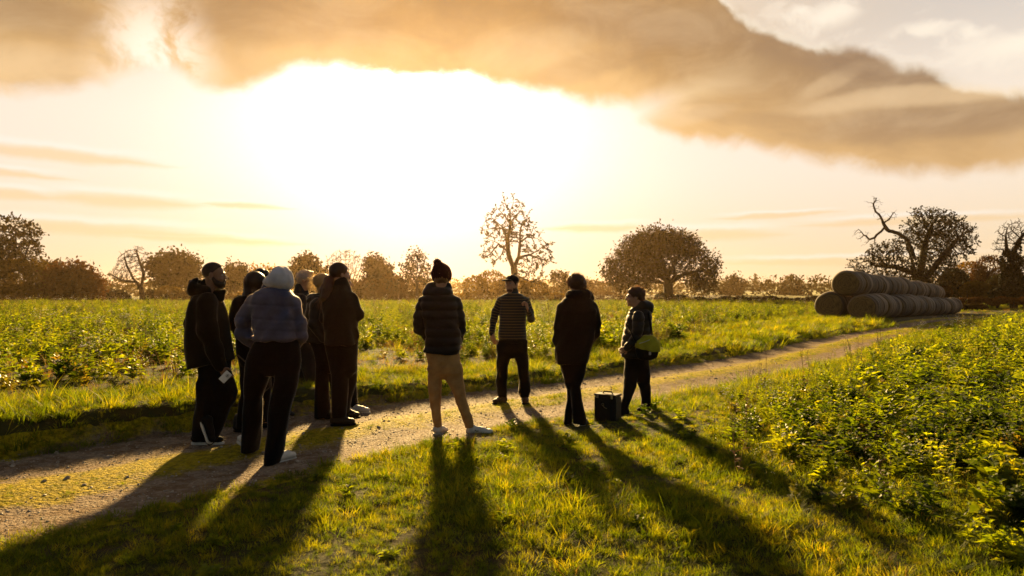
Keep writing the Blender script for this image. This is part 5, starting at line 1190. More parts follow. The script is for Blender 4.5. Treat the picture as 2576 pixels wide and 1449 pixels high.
def p_white_hood():
    f = Fig('woman seen from behind in a navy puffer jacket and pale grey hood', 6.2, 690, 12)
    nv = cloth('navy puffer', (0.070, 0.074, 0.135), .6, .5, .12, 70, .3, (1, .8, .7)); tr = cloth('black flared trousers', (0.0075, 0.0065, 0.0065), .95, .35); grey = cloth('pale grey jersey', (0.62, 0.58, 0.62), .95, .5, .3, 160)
    W = f.head(704, 703, 8, 0, .98, neck=f.w(693, 745))
    h = Solid(.007); h.ell(f.w(707, 690), (.088, .108, .080), None, .03); h.ell(f.w(702, 706), (.122, .122, .078), None, .05); h.ell(f.w(690, 712, -.01), (.085, .10, .045), None, .04); h.ell(f.w(713, 716, 0), (.082, .10, .060), None, .04); h.seg(f.w(708, 722), f.w(707, 734), .072, .055, .03)
    h.disp = folds(.009, 17, 6, .35); h.build('hood', grey, f.root)
    rows = [(722, 661, 725, .10), (735, 640, 738, .13), (748, 634, 744, .15), (770, 632, 746, .165), (800, 630, 748, .17), (835, 640, 747, .17), (851, 648, 745, .165), (857, 652, 742, .155)]
    j = Solid(.0085); j.loft(f.rows(rows), .03); armL = [(641, 758, 0), (612, 808, .03), (611, 838, .06), (640, 866, .12)]; armR = [(735, 762, 0), (749, 808, .03), (754, 842, .06), (742, 866, .12)]
    f.limb(j, armL, [21, 20, 20, 14], .03); f.limb(j, armR, [21, 19, 19, 14], .03)
    j.ell(f.w(690, 851), (.20, .155, .03), None, .03)
    base = folds(.014, 12, 7); 
    def dsp(P):
        z = P[:, 2]; o = base(P)
        for zz in (f.w(0, 830)[2], f.w(0, 800)[2] - .01, f.w(0, 768)[2]): o = o + .005 * np.exp(-((z - zz + .06 * (P[:, 0] - f.w(690, 0)[0])) / .012) ** 2)
        return o
    j.disp = dsp; c = j.build('puffer_jacket', nv, f.root)
    cl = Solid(.007); cl.seg(f.w(672, 726, .02), f.w(715, 736, .0), .05, .05, .03); cl.seg(f.w(668, 722, .02), f.w(672, 738, .0), .03, .05, .03); cl.seg(f.w(690, 734, -.06), f.w(712, 742, -.05), .035, .035, .03); cl.disp = folds(.005, 30, 8); cl.build('collar', nv, c)
    f.torso(rows); arm_body(f, armL, [21, 18, 15, 11]); arm_body(f, armR, [21, 18, 15, 11]); wr = f.w(640, 862, .12); f.hand(wr, (-.2, .5, -.6), (0, 1, 0), 1, .6); wr = f.w(741, 862, .12); f.hand(wr, (-.3, .5, -.6), (0, 1, 0), -1, .6)
    t = Solid(.0085); t.loft(f.rows(hipx([(845, 651, 745, .13), (870, 637, 750, .145), (893, 627, 754, .155), (915, 623, 755, .145), (930, 624, 751, .12)])), .03)
    t.loft(f.rows(legx([(905, 624, 684, .12, .0), (930, 621, 680, .125, .005), (960, 619, 671, .12, .02), (985, 618, 661, .11, .05), (1000, 618, 658, .11, .1), (1050, 614, 658, .11, .14), (1100, 612, 653, .12, .16), (1133, 611, 648, .12, .18)])), .018)
    t.loft(f.rows(legx([(905, 692, 754, .13, 0), (930, 692, 752, .13, 0), (955, 691, 748, .12, -.01), (985, 686, 741, .12, -.02), (1050, 674, 729, .12, -.05), (1100, 672, 718, .12, -.07), (1135, 671, 713, .12, -.08), (1163, 670, 703, .12, -.08)])), .018)
    t.disp = folds(.011, 11, 9, .35); t.build('trousers', tr, f.root); f.legs(t)
    f.shoe('shoe', f.w(603, 1112, .36), f.w(634, 1134, .10), .08, .042, WHITESHOE, soleh=.03); f.shoe('shoe', f.w(740, 1157, .10), f.w(694, 1168, -.07), .08, .045, WHITESHOE, soleh=.03, lace=RUBBER)
    f.finish(SKIN); f.eyes()

def p_longhair():
    f = Fig('long-haired woman in black standing between the olive raincoat and the pale hood', 7.45, 628, 13)
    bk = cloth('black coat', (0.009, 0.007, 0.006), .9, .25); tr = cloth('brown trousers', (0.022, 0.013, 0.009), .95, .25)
    W = f.head(646, 714, 60, 0, .97, neck=f.w(640, 760))
    rows = [(745, 604, 668, .11), (760, 597, 674, .14), (790, 594, 678, .155), (830, 598, 676, .15), (860, 597, 676, .16), (890, 598, 680, .17), (920, 607, 682, .16)]
    j = Solid(.0085); j.loft(f.rows(rows), .03); arm = [(604, 765, -.02), (593, 812, -.06), (610, 838, -.1), (640, 850, -.15)]; f.limb(j, arm, [20, 18, 15, 12], .03); arm2 = [(668, 765, .02), (680, 815, .05), (655, 850, -.1)]; f.limb(j, arm2, [19, 15, 12], .03); j.disp = folds(.011, 11, 10); j.build('coat', bk, f.root)
    f.torso(rows); arm_body(f, arm, [20, 16, 13, 10]); arm_body(f, arm2, [19, 15, 12]); wr = f.w(640, 852, -.15); f.hand(wr, (.12, .1, -.3), (1, 0, 0), 1, .5); wr = f.w(656, 850, -.1); f.hand(wr, (-.3, -.1, -.2), (0, -1, 0), 1, .5)
    t = Solid(.009); t.loft(f.rows(hipx([(900, 602, 680, .14), (925, 607, 682, .15), (960, 609, 680, .13), (975, 610, 679, .12)])), .04)
    t.loft(f.rows(legx([(950, 609, 645, .10), (990, 610, 640, .10), (1015, 603, 634, .10), (1050, 598, 628, .10), (1075, 597, 626, .10)])), .018); t.loft(f.rows(legx([(950, 645, 681, .10, .1), (1000, 656, 682, .10, .14), (1062, 658, 680, .10, .16)])), .018); t.disp = folds(.011, 11, 11, .4); t.build('trousers', tr, f.root); f.legs(t)
    
    f.shoe('boot', f.w(628, 1085, -.03), f.w(594, 1086, .0), .12, .05, BOOT, SOLEDARK, tall=.04); f.shoe('boot', f.w(690, 1073, .2), f.w(660, 1074, .2), .12, .05, BOOT, SOLEDARK, tall=.04)
    f.finish(SKIN); f.eyes()
    h = Solid(.007); h.ell(W(0, -.018, .030), (.104, .116, .108), f.hM); h.loft(f.rows([(790, 606, 640, .045, -.06), (760, 606, 648, .06, -.05), (735, 613, 655, .075, -.03), (710, 617, 655, .085, 0)]), .03); h.plane(W(0, .075, .0), f.hM @ np.array((0, 1, -.35))); h.disp = folds(.004, 40, 12, .3); o = h.build('hair', HBLACK, f.root)
    b = MB(); b.tube([f.w(598, 893, -.19), f.w(612, 905, -.20), f.w(624, 917, -.19), f.w(640, 922, -.18)], .008, 5); b.build('bag_strap', cloth('tan webbing', (.20, .14, .09)), f.root)

def p_behind():
    f = Fig('mostly hidden person with dark hair behind the long-haired woman', 8.3, 672, 14)
    W = f.head(660, 706, 50, 0, 1.0, neck=f.w(662, 745)); rows = [(748, 640, 690, .12), (762, 634, 700, .15), (840, 636, 700, .16), (900, 640, 700, .15)]; bk = cloth('charcoal coat', (0.012, 0.010, 0.009), .9, .3)
    j = Solid(.01); j.loft(f.rows(rows), .03); arm = [(642, 765, 0), (640, 815, 0), (648, 868, -.05)]; arm2 = [(693, 765, 0), (702, 815, 0), (696, 868, -.05)]; f.limb(j, arm, [16, 13, 11], .03); f.limb(j, arm2, [16, 13, 11], .03); j.disp = folds(.011, 11, 15); j.build('coat', bk, f.root)
    f.torso(rows); arm_body(f, arm, [16, 13, 11]); arm_body(f, arm2, [16, 13, 11]); f.hand(f.w(648, 868, -.05), (0, 0, -1), (1, 0, 0), 1, .5); f.hand(f.w(696, 868, -.05), (0, 0, -1), (-1, 0, 0), 1, .5)
    t = Solid(.01); t.loft(f.rows(hipx([(890, 644, 698, .13), (930, 644, 700, .13), (945, 645, 702, .11)])), .04); t.loft(f.rows(legx([(935, 644, 673, .09), (1040, 656, 682, .08)])), .018); t.loft(f.rows(legx([(935, 672, 702, .09), (1000, 690, 720, .09), (1044, 708, 734, .085)])), .018); t.disp = folds(.011, 11, 16); t.build('trousers', cloth('dark jeans', (.014, .012, .013)), f.root); f.legs(t)
    
    f.shoe('shoe', f.w(738, 1052, -.03), f.w(708, 1050, .05), .08, .045, BOOT, RUBBER); f.shoe('shoe', f.w(690, 1052, 0), f.w(660, 1052, .03), .08, .045, BOOT, RUBBER)
    f.finish(SKIN); f.eyes(); f.hair_cap('hair', HBLACK, .007, .02, noise=.006)

def p_grey_man():
    f = Fig('grey-haired man in dark glasses and a high-collared jacket, seen in profile', 9.4, 765, 15)
    W = f.head(769, 706, 86, -3, 1.06, neck=f.w(761, 745)); jk = cloth('dark brown jacket', (0.020, 0.017, 0.015), .7, .4, .2, 90, .3); tr = cloth('grey jeans', (0.050, 0.044, 0.040), .95, .25)
    rows = [(738, 744, 775, .13), (748, 735, 778, .17), (770, 731, 782, .20), (800, 730, 786, .21), (840, 730, 788, .21), (861, 733, 786, .20)]
    j = Solid(.0085); j.loft(f.rows(rows), .03); arm = [(757, 756, -.2), (755, 805, -.26), (775, 845, -.2)]; arm2 = [(752, 756, .2), (748, 805, .26), (776, 845, .18)]; f.limb(j, arm, [15, 13, 11], .03); f.limb(j, arm2, [15, 13, 11], .03)
    j.seg(f.w(757, 722), f.w(758, 745), .075, .10, .03); j.seg(f.w(770, 734), f.w(768, 748), .04, .07, .03); j.disp = folds(.011, 11, 17); j.build('jacket', jk, f.root)
    f.torso(rows); arm_body(f, arm, [15, 13, 11]); arm_body(f, arm2, [15, 13, 11]); f.hand(f.w(776, 846, -.2), (.4, 0, -.7), (0, 1, 0), 1, .6); f.hand(f.w(776, 846, .18), (.4, 0, -.7), (0, -1, 0), 1, .6)
    t = Solid(.0085); t.loft(f.rows(hipx([(850, 734, 785, .16), (880, 736, 792, .16), (905, 738, 795, .15), (915, 740, 797, .13)])), .04); t.loft(f.rows(legx([(895, 750, 796, .10, -.06), (930, 760, 798, .095, -.1), (960, 770, 802, .09, -.12), (990, 784, 808, .08, -.12), (1025, 790, 812, .07, -.1)])), .018); t.loft(f.rows(legx([(895, 738, 776, .10, .06), (930, 746, 776, .10, .08), (970, 748, 774, .09, .08), (1006, 749, 773, .08, .06)])), .018)
    t.disp = folds(.008, 13, 18); t.build('jeans', tr, f.root); f.legs(t)
    
    f.shoe('boot', f.w(785, 1013, .0), f.w(754, 1013, .05), .12, .045, BOOT, SOLEDARK); f.shoe('boot', f.w(826, 1030, -.2), f.w(795, 1030, -.2), .12, .045, BOOT, SOLEDARK)
    f.finish(SKIN); f.eyes(); f.hair_cap('hair', HGREY, .006, .014, frontcut=.075, low=.028, noise=.004, extra=lambda o: (o.ell(W(0, .055, .105), (.06, .05, .028), f.hM, .02), o.ell(W(0, -.08, -.01), (.055, .03, .05), f.hM, .02)))
    g = MB(); 
    for q in (-1, 1): g.tube([W(q * .066, .085, .012), W(q * .082, .0, .010), W(q * .082, -.02, .004)], .003, 5); g.box(tuple(W(q * .033, .104, .006)), (.027, .004, .017), Matrix(f.hM.tolist()), .003)
    g.tube([W(-.01, .108, .012), W(.01, .108, .012)], .003, 5); g.build('glasses', mat('black plastic', (.01, .01, .01), .25, .05, spec=.5), f.root)

def p_blonde():
    f = Fig('blonde woman in a dark puffer jacket half hidden behind the ponytailed woman', 8.2, 815, 16)
    W = f.head(815, 715, 70, 0, .95, neck=f.w(812, 755)); jk = cloth('dark puffer', (0.014, 0.012, 0.010), .6, .45, .15, 70, .3); tr = cloth('black slacks', (0.008, 0.007, 0.007), .95, .25)
    rows = [(745, 785, 838, .13), (760, 776, 846, .16), (790, 771, 850, .18), (815, 770, 850, .185), (840, 772, 850, .18), (860, 771, 848, .17)]
    j = Solid(.0085); j.loft(f.rows(rows), .03); arm = [(798, 768, -.17), (792, 815, -.22), (815, 848, -.24)]; arm2 = [(836, 768, .12), (850, 815, .16), (838, 850, .0)]; f.limb(j, arm, [17, 15, 12], .03); f.limb(j, arm2, [17, 15, 12], .03); j.disp = quilt(.009, .11, folds(.008, 12, 19)); c = j.build('puffer_jacket', jk, f.root)
    h = Solid(.008); h.ell(f.w(790, 757), (.085, .12, .075), None, .03); h.seg(f.w(786, 750), f.w(812, 746, -.05), .05, .055, .04); h.disp = folds(.006, 22, 20); h.build('hood', jk, c)
    f.torso(rows); arm_body(f, arm, [17, 15, 12]); arm_body(f, arm2, [17, 15, 12]); f.hand(f.w(815, 848, -.24), (.6, 0, -.5), (0, 1, 0), 1, .6); f.hand(f.w(838, 850, 0), (.3, 0, -.7), (0, -1, 0), 1, .6)
    t = Solid(.0085); t.loft(f.rows(hipx([(855, 779, 846, .15), (885, 790, 848, .15), (912, 795, 850, .14), (922, 796, 850, .12)])), .04); t.loft(f.rows(legx([(905, 796, 828, .10), (950, 793, 824, .09), (995, 790, 827, .09), (1035, 790, 830, .09), (1052, 790, 834, .09)])), .018); t.loft(f.rows(legx([(905, 822, 852, .10, .1), (1000, 836, 858, .08, .15), (1040, 838, 860, .08, .15)])), .018); t.disp = folds(.011, 11, 21, .3); t.build('trousers', tr, f.root); f.legs(t)
    
    f.shoe('shoe', f.w(838, 1052, -.02), f.w(796, 1055, .0), .075, .042, BLACKSHOE, SOLEDARK); f.shoe('shoe', f.w(880, 1045, .15), f.w(846, 1045, .18), .075, .042, BLACKSHOE, SOLEDARK)
    f.finish(SKIN); f.eyes()
    h = Solid(.006); h.ell(W(0, -.020, .042), (.090, .112, .092), f.hM); h.loft(f.rows([(752, 800, 812, .05), (735, 800, 818, .06), (712, 801, 824, .07)]), .02); h.plane(W(0, .07, .0), f.hM @ np.array((0, 1, -.35))); h.disp = folds(.004, 45, 22, .4); o = h.build('hair', HBLOND, f.root)
    r = np.random.default_rng(2); roots = [W(*(np.array(q) / np.linalg.norm(q) * (.085, .10, .09) + np.array((0, -.02, .045)))) for q in r.normal(size=(120, 3)) * (1, 1, .6) + (0, -.5, .5)]
    f.strands('loose_hair', HBLOND, roots, lambda p: (-.25, 0, -.2), 420, .11, .0016, 3, .02, o)

def p_hidden_sneakers():
    f = Fig('nearly hidden person with white sneakers behind the ponytailed woman', 8.62, 876, 17)
    W = f.head(864, 713, 75, 0, .97, neck=f.w(860, 750)); rows = [(745, 838, 882, .12), (760, 832, 888, .15), (800, 836, 888, .16), (850, 838, 889, .16), (880, 838, 889, .15)]; bk = cloth('black jacket', (0.010, 0.008, 0.008), .85, .3)
    j = Solid(.01); j.loft(f.rows(rows), .03); arm = [(845, 765, -.1), (842, 815, -.1), (862, 855, -.1)]; arm2 = [(876, 765, .1), (880, 815, .12), (884, 855, .05)]; f.limb(j, arm, [14, 12, 10], .03); f.limb(j, arm2, [14, 12, 10], .03); j.build('jacket', bk, f.root)
    f.torso(rows); arm_body(f, arm, [14, 12, 10]); arm_body(f, arm2, [14, 12, 10]); f.hand(f.w(862, 855, -.1), (.2, 0, -1), (0, 1, 0), 1, .6); f.hand(f.w(884, 855, .05), (.2, 0, -1), (0, 1, 0), -1, .6)
    t = Solid(.009); t.loft(f.rows(hipx([(870, 840, 889, .13), (910, 842, 891, .13), (922, 843, 892, .12)])), .04); t.loft(f.rows(legx([(905, 862, 892, .10, .08), (960, 872, 897, .09, .1), (1000, 880, 899, .075, .1), (1024, 882, 902, .07, .08)])), .018); t.loft(f.rows(legx([(905, 842, 870, .10, -.02), (1000, 846, 868, .08, -.03), (1028, 848, 868, .075, -.03)])), .018); t.disp = folds(.011, 11, 24); t.build('trousers', bk, f.root); f.legs(t)
    
    f.shoe('sneaker', f.w(929, 1040, .0), f.w(886, 1041, .06), .085, .045, WHITESHOE, lace=BOOT); f.shoe('sneaker', f.w(892, 1043, -.06), f.w(852, 1043, -.04), .085, .045, WHITESHOE, lace=BOOT)
    f.finish(SKIN); f.eyes(); h = f.hair_cap('hair', HBROWN, .006, .013); f.strands('loose_hair', HBROWN, [W(.07, .02, -.02), W(-.07, .02, -.02), W(0, .06, .09)], lambda p: (.5, 0, -.4), 40, .07, .0012, 5, .01, h)

def p_ponytail():
    f = Fig('woman with a long brown ponytail and folded arms in a dark brown coat', 7.8, 862, 18)
    W = f.head(856, 690, 52, 0, 1.0, neck=f.w(853, 735)); ct = cloth('dark brown coat', (0.024, 0.014, 0.009), .85, .3, .25, 120, .2, (1, .8, .6)); tr = cloth('brown black trousers', (0.013, 0.009, 0.007), .95, .3)
    rows = [(722, 838, 874, .11), (735, 822, 884, .15), (750, 812, 893, .18), (775, 812, 900, .19), (800, 815, 900, .19), (830, 818, 897, .185), (850, 818, 899, .19), (866, 817, 900, .19)]
    j = Solid(.0085); j.loft(f.rows(rows), .03); armR = [(884, 752, -.02), (900, 790, .02), (880, 800, .17), (850, 792, .22)]; armL = [(824, 752, .02), (817, 800, .06), (850, 802, .20)]; f.limb(j, armR, [17, 15.5, 13, 11], .03); f.limb(j, armL, [16, 14, 12], .03)
    j.seg(f.w(858, 712), f.w(856, 735), .085, .10, .03); j.seg(f.w(870, 716, .03), f.w(872, 732, .0), .035, .05, .03); j.seg(f.w(893, 832, -.02), f.w(897, 845, .0), .035, .03, .02); j.disp = folds(.011, 11, 25, .6); j.build('coat', ct, f.root)
    f.torso(rows); arm_body(f, armR, [17, 15, 12, 9]); arm_body(f, armL, [16, 13, 11]); f.hand(f.w(850, 792, .22), (-.8, .1, .1), (0, -1, 0), 1, .7); f.hand(f.w(850, 802, .20), (.8, .1, .1), (0, -1, 0), 1, .7)
    t = Solid(.0085); t.loft(f.rows(hipx([(858, 820, 898, .16), (880, 823, 898, .16), (910, 829, 897, .15), (935, 832, 897, .13)])), .04); t.loft(f.rows(legx([(920, 833, 880, .11, -.04), (980, 835, 876, .10, -.05), (1020, 836, 872, .095, -.05), (1048, 837, 869, .09, -.05)])), .018); t.loft(f.rows(legx([(920, 858, 897, .10, .06), (960, 862, 896, .10, .08), (1004, 864, 884, .09, .1), (1036, 866, 880, .08, .1)])), .018)
    t.disp = folds(.011, 11, 26, .3); t.build('trousers', tr, f.root); f.legs(t)
    
    f.shoe('boot', f.w(892, 1069, -.10), f.w(834, 1071, -.04), .13, .05, BOOT, SOLEDARK, tall=.05); f.shoe('boot', f.w(903, 1052, .12), f.w(862, 1055, .14), .12, .046, BOOT, SOLEDARK, tall=.04)
    f.finish(SKIN); f.eyes(); h = f.hair_cap('hair', HBROWN, .006, .012, frontcut=.07, low=.01, noise=.003, extra=lambda o: o.ell(f.w(838, 693), (.028, .028, .03), None, .03))
    p = Solid(.006); p.chain(f.pts([(838, 692, -.02), (828, 708, -.06), (822, 730, -.09), (820, 748, -.10), (814, 760, -.10)]), [.032, .056, .070, .062, .022], .03); p.disp = folds(.007, 38, 27, .25); o = p.build('ponytail', HBROWN, h)
    r = np.random.default_rng(4); roots = [f.w(838 - 22 * t + r.normal() * 4, 696 + 60 * t, -.02 - .08 * t) + r.normal(0, .012, 3) for t in r.uniform(0, 1, 160)]; f.strands('loose_hair', HBROWN, roots, lambda p: (-.25, 0, -1), 620, .12, .0014, 5, .02, o)
    b = Solid(.004); b.seg(f.w(836, 692, -.03), f.w(841, 694, -.0), .030, .028); b.build('hair_tie', cloth('grey band', (.25, .24, .24)), h)

def p_bobble():
    f = Fig('man seen from behind in a dark bobble hat, black padded jacket and tan trousers', 7.3, 1120, 19)
    jk = cloth('black padded jacket', (0.017, 0.013, 0.011), .65, .4, .12, 80, .3, (1, .85, .7)); tan = cloth('tan chinos', (0.44, 0.24, 0.09), .9, .3, .25, 160); wool = cloth('dark red wool', (0.045, 0.012, 0.012), .98, .9, .6, 60, .1, (1, .3, .2))
    W = f.head(1112, 698, 12, 0, 1.0, neck=f.w(1107, 745))
    h = Solid(.0055); h.ell(f.w(1111, 693), (.108, .112, .098), None, .03); h.ell(f.w(1110, 683), (.095, .098, .09), None, .03); h.seg(f.w(1104, 670), f.w(1108, 680), .045, .08, .04); h.plane(f.w(1110, 711), (.12, 0, -1))
    cxh, cyh = f.w(1110, 700)[0], f.Y
    def ribs(P): a = np.arctan2(P[:, 1] - cyh, P[:, 0] - cxh); return .0028 * np.sin(a * 26)
    h.disp = ribs; hat = h.build('beanie', wool, f.root); pm = Solid(.005); pm.ell(f.w(1100, 660), (.040, .040, .040)); pm.disp = folds(.006, 90, 28); pb = pm.build('pompom', wool, hat)
    r = np.random.default_rng(5); c0 = f.w(1100, 660); roots = [c0 + q / np.linalg.norm(q) * .036 for q in r.normal(size=(150, 3))]; f.strands('yarn', wool, roots, lambda p: (p - c0) * 40, 300, .018, .0016, 6, .003, pb)
    rows = [(738, 1072, 1138, .12), (748, 1060, 1150, .15), (765, 1056, 1156, .165), (790, 1062, 1156, .17), (830, 1070, 1158, .17), (860, 1070, 1160, .17), (880, 1067, 1158, .17), (893, 1067, 1154, .165)]
    j = Solid(.0085); j.loft(f.rows(rows), .02); armL = [(1066, 762, 0), (1053, 800, -.02), (1054, 828, .0), (1078, 850, .06)]; armR = [(1147, 762, 0), (1156, 800, .0), (1157, 830, .05), (1151, 862, .16)]; f.limb(j, armL, [15.5, 13.5, 12.5, 11], .012); f.limb(j, armR, [15.5, 14.5, 13.5, 12], .015)
    j.plane(f.w(1070, 884), (-.13, 0, -1)); j.disp = quilt(.013, .095, folds(.008, 14, 29)); c = j.build('padded_jacket', jk, f.root)
    hd = Solid(.007); hd.seg(f.w(1081, 737, -.03), f.w(1124, 737, -.03), .075, .07, .04); hd.seg(f.w(1086, 722, .02), f.w(1124, 722, .02), .06, .055, .04); hd.ell(f.w(1105, 738, -.09), (.11, .06, .055), None, .03); hd.seg(f.w(1130, 738, .05), f.w(1134, 744, .10), .04, .03, .03); hd.disp = folds(.006, 20, 30); hd.build('hood', jk, c)
    f.torso(rows); arm_body(f, armL, [15, 12, 11, 9]); arm_body(f, armR, [15, 13, 12, 9]); f.hand(f.w(1078, 850, .06), (.5, .4, -.3), (0, 0, -1), 1, .6, .9); f.hand(f.w(1151, 862, .16), (-.2, .4, -.6), (0, 1, 0), 1, .6, .9)
    t = Solid(.0075); t.loft(f.rows(hipx([(875, 1068, 1156, .13), (895, 1072, 1156, .14), (921, 1076, 1162, .14), (938, 1077, 1164, .12)])), .04); t.loft(f.rows(legx([(925, 1076, 1122, .10, -.01), (956, 1077, 1111, .09, -.01), (990, 1079, 1111, .085, -.01), (1024, 1083, 1108, .07), (1050, 1087, 1110, .06), (1072, 1092, 1111, .052)])), .018)
    t.loft(f.rows(legx([(925, 1112, 1164, .10, .0), (956, 1121, 1166, .095, 0), (990, 1140, 1171, .085, 0), (1024, 1152, 1179, .075, .0), (1055, 1163, 1190, .062, .0), (1074, 1171, 1192, .055, .0)])), .018); t.disp = folds(.0065, 16, 31); t.build('trousers', tan, f.root); f.legs(t)
    
    sock = cloth('white sock', (.6, .57, .52)); 
    for a in ((1102, 1066, 1103, 1082), (1182, 1066, 1184, 1084)): q = Solid(.006); q.seg(f.w(a[0], a[1]), f.w(a[2], a[3]), .040, .042); q.build('sock', sock, f.root)
    f.shoe('trainer', f.w(1122, 1090, .16), f.w(1095, 1096, -.05), .085, .043, WHITESHOE, lace=RUBBER)
    sh = f.shoe('trainer', f.w(1241, 1096, -.03), f.w(1174, 1097, .03), .09, .045, WHITESHOE, lace=RUBBER)
    lg = MB(); p0 = f.w(1199, 1085, -.065); lg.tube([p0 + np.array(q) for q in ((-.022, 0, .004), (-.010, 0, .006), (0, 0, .003), (.010, 0, .001), (.022, 0, .003))], [.0018, .004, .005, .004, .002], 6); lg.tube([p0 + np.array(q) for q in ((-.022, 0, .004), (-.014, 0, .014), (-.004, 0, .014))], [.0015, .003, .001], 5); lg.tube([p0 + np.array(q) for q in ((.022, 0, .003), (.010, 0, .010), (.02, 0, .012))], [.002, .002, .001], 5); lg.build('emblem', mat('emblem green', (.01, .035, .015), .6), sh)
    f.finish(SKIN); f.eyes(); hh = Solid(.006); hh.ell(W(0, -.03, -.02), (.078, .085, .055), f.hM); hh.plane(W(0, .03, 0), f.hM @ np.array((0, 1, 0))); hh.disp = folds(.005, 50, 32); hh.build('hair', HBROWN, f.root)

def stripes():
    m = bpy.data.materials.new('striped jersey'); m.use_nodes = True; k = NT(m.node_tree); b = m.node_tree.nodes['Principled BSDF']
    at_ = k.new('ShaderNodeAttribute', attribute_name='along').outputs['Fac']; tc = k.new('ShaderNodeTexCoord').outputs['Object']
    w = k.m('FRACT', k.m('DIVIDE', at_, .0375)); s = k.m('MULTIPLY', k.smooth(w, .0, .08), k.smooth(w, .24, .15))
    k.l.new(k.mix(s, (0.008, 0.006, 0.005), (0.15, 0.10, 0.028)), b.inputs['Base Color']); b.inputs['Roughness'].default_value = .95; b.inputs['Sheen Weight'].default_value = .15
    bp = k.new('ShaderNodeBump'); bp.inputs['Strength'].default_value = .3; bp.inputs['Distance'].default_value = .005; k.l.new(k.noise(tc, 200, 2), bp.inputs['Height']); k.l.new(bp.outputs[0], b.inputs['Normal'])
    return m
def p_cap_man():
    f = Fig('man in a cap and striped jumper facing the camera with one hand raised', 9.33, 1288, 20)
    W = f.head(1287, 715, -148, 0, 1.0, neck=f.w(1292, 755)); tr = cloth('dark work trousers', (0.020, 0.015, 0.010), .9, .3, .3, 120)
    rows = [(738, 1272, 1309, .09), (745, 1260, 1321, .11), (752, 1256, 1326, .13), (775, 1257, 1324, .145), (802, 1257, 1323, .145), (836, 1254, 1324, .15), (853, 1253, 1325, .15)]
    j = Solid(.0075); j.loft(f.rows(rows), .02); armL = [(1260, 758, 0), (1247, 782, .0), (1241, 808, .0), (1237, 838, -.06)]; armR = [(1322, 758, 0), (1333, 785, .0), (1336, 802, -.04), (1332, 790, -.16), (1327, 779, -.21)]
    f.limb(j, armL, [11.5, 9.5, 9, 7], .015); f.limb(j, armR, [11.5, 9.5, 9.5, 8, 6.5], .015); j.seg(f.w(1293, 733), f.w(1292, 745), .062, .075, .02); j.disp = folds(.004, 15, 33)
    V, F = j.mesh(); o = mesh_obj('striped_jumper', V, F, stripes(), f.root, True)
    # stripe coordinate follows the body and each sleeve
    al = V[:, 2].copy()
    for A in (armL, armR):
        P = f.pts(A); acc = P[0][2]; best = np.full(len(V), 1e9); val = np.zeros(len(V))
        for i in range(len(P) - 1):
            ab = P[i + 1] - P[i]; L = np.linalg.norm(ab); t = np.clip(((V - P[i]) @ ab) / L ** 2, 0, 1); d = np.linalg.norm(V - P[i] - t[:, None] * ab, axis=1); u = d < best; best[u] = d[u]; val[u] = (acc - t * L)[u]; acc -= L
        sgn = -1 if A is armL else 1; xs = f.w(1258 if A is armL else 1324, 760)[0]; m = (best < .068) & ((V[:, 0] - xs) * sgn > -.0); al[m] = val[m]
    a = o.data.attributes.new('along', 'FLOAT', 'POINT'); a.data.foreach_set('value', al.astype(np.float32))
    u = Solid(.008); u.loft(f.rows([(849, 1255, 1324, .145), (858, 1255, 1325, .145), (862, 1256, 1325, .14)]), .01); u.build('undershirt', cloth('olive shirt', (.04, .03, .018)), f.root)
    f.torso(rows, .85); arm_body(f, armL, [11, 9, 8.5, 6.5]); arm_body(f, armR, [11, 9, 9, 7, 6])
    f.hand(f.w(1237, 838, -.06), f.w(1244, 862, -.10) - f.w(1237, 838, -.06), (.6, .5, 0), -1, .45, 1.05); f.hand(f.w(1327, 781, -.21), np.array((-.12, -.10, .9)), (-.9, -.1, 0), 1, 1.5, 1.15)
    t = Solid(.0075); t.loft(f.rows(hipx([(855, 1252, 1326, .13), (870, 1250, 1326, .13), (884, 1250, 1327, .12)])), .04); t.loft(f.rows(legx([(872, 1250, 1291, .105), (921, 1249.5, 1279, .09), (956, 1248, 1275.5, .08), (985, 1250, 1276, .08), (998, 1253, 1275, .075)])), .018); t.loft(f.rows(legx([(872, 1287, 1327, .105), (921, 1301, 1330, .09), (956, 1306, 1332, .08), (985, 1304, 1335, .085), (998, 1309, 1331, .075)])), .018)
    t.disp = folds(.007, 15, 34); t.build('trousers', tr, f.root); f.legs(t)
    
    f.shoe('boot', f.w(1243, 1018, -.12), f.w(1271, 1014, .08), .12, .05, cloth('brown leather', (.085, .040, .018), .6, .1, .3, 50, .3), SOLEDARK, tall=.02); f.shoe('boot', f.w(1322, 1018, -.16), f.w(1320, 1012, .10), .12, .05, MATS['brown leather'], SOLEDARK, tall=.02)
    f.finish(SKIN); f.eyes()
    f.hair_cap('hair', HBLACK, .006, .005, frontcut=.05, low=-.01, noise=.001); g = Solid(.0045); g.ell(W(0, .060, -.085), (.044, .036, .030), f.hM); g.ell(W(0, .03, -.06), (.060, .03, .03), f.hM); g.ell(W(0, .10, -.058), (.02, .02, .008), f.hM, .004, sub=True); g.plane(W(0, 0, -.045), f.hM @ np.array((0, -.3, 1))); g.build('stubble', HBROWN, f.root)
    capm = cloth('dark cap cotton', (.030, .022, .016), .9, .3); c = Solid(.005); c.ell(W(0, -.015, .052), (.090, .110, .078), f.hM, .02); c.plane(W(0, 0, .040), f.hM @ np.array((0, .12, -1))); cp = c.build('cap', capm, f.root)
    b = Solid(.0045); b.ell(W(0, .120, .048), (.066, .075, .020), f.hM); b.ell(W(0, .120, .030), (.075, .085, .018), f.hM, .003, sub=True); b.plane(W(0, .065, 0), f.hM @ np.array((0, -1, 0))); b.build('visor', capm, cp)
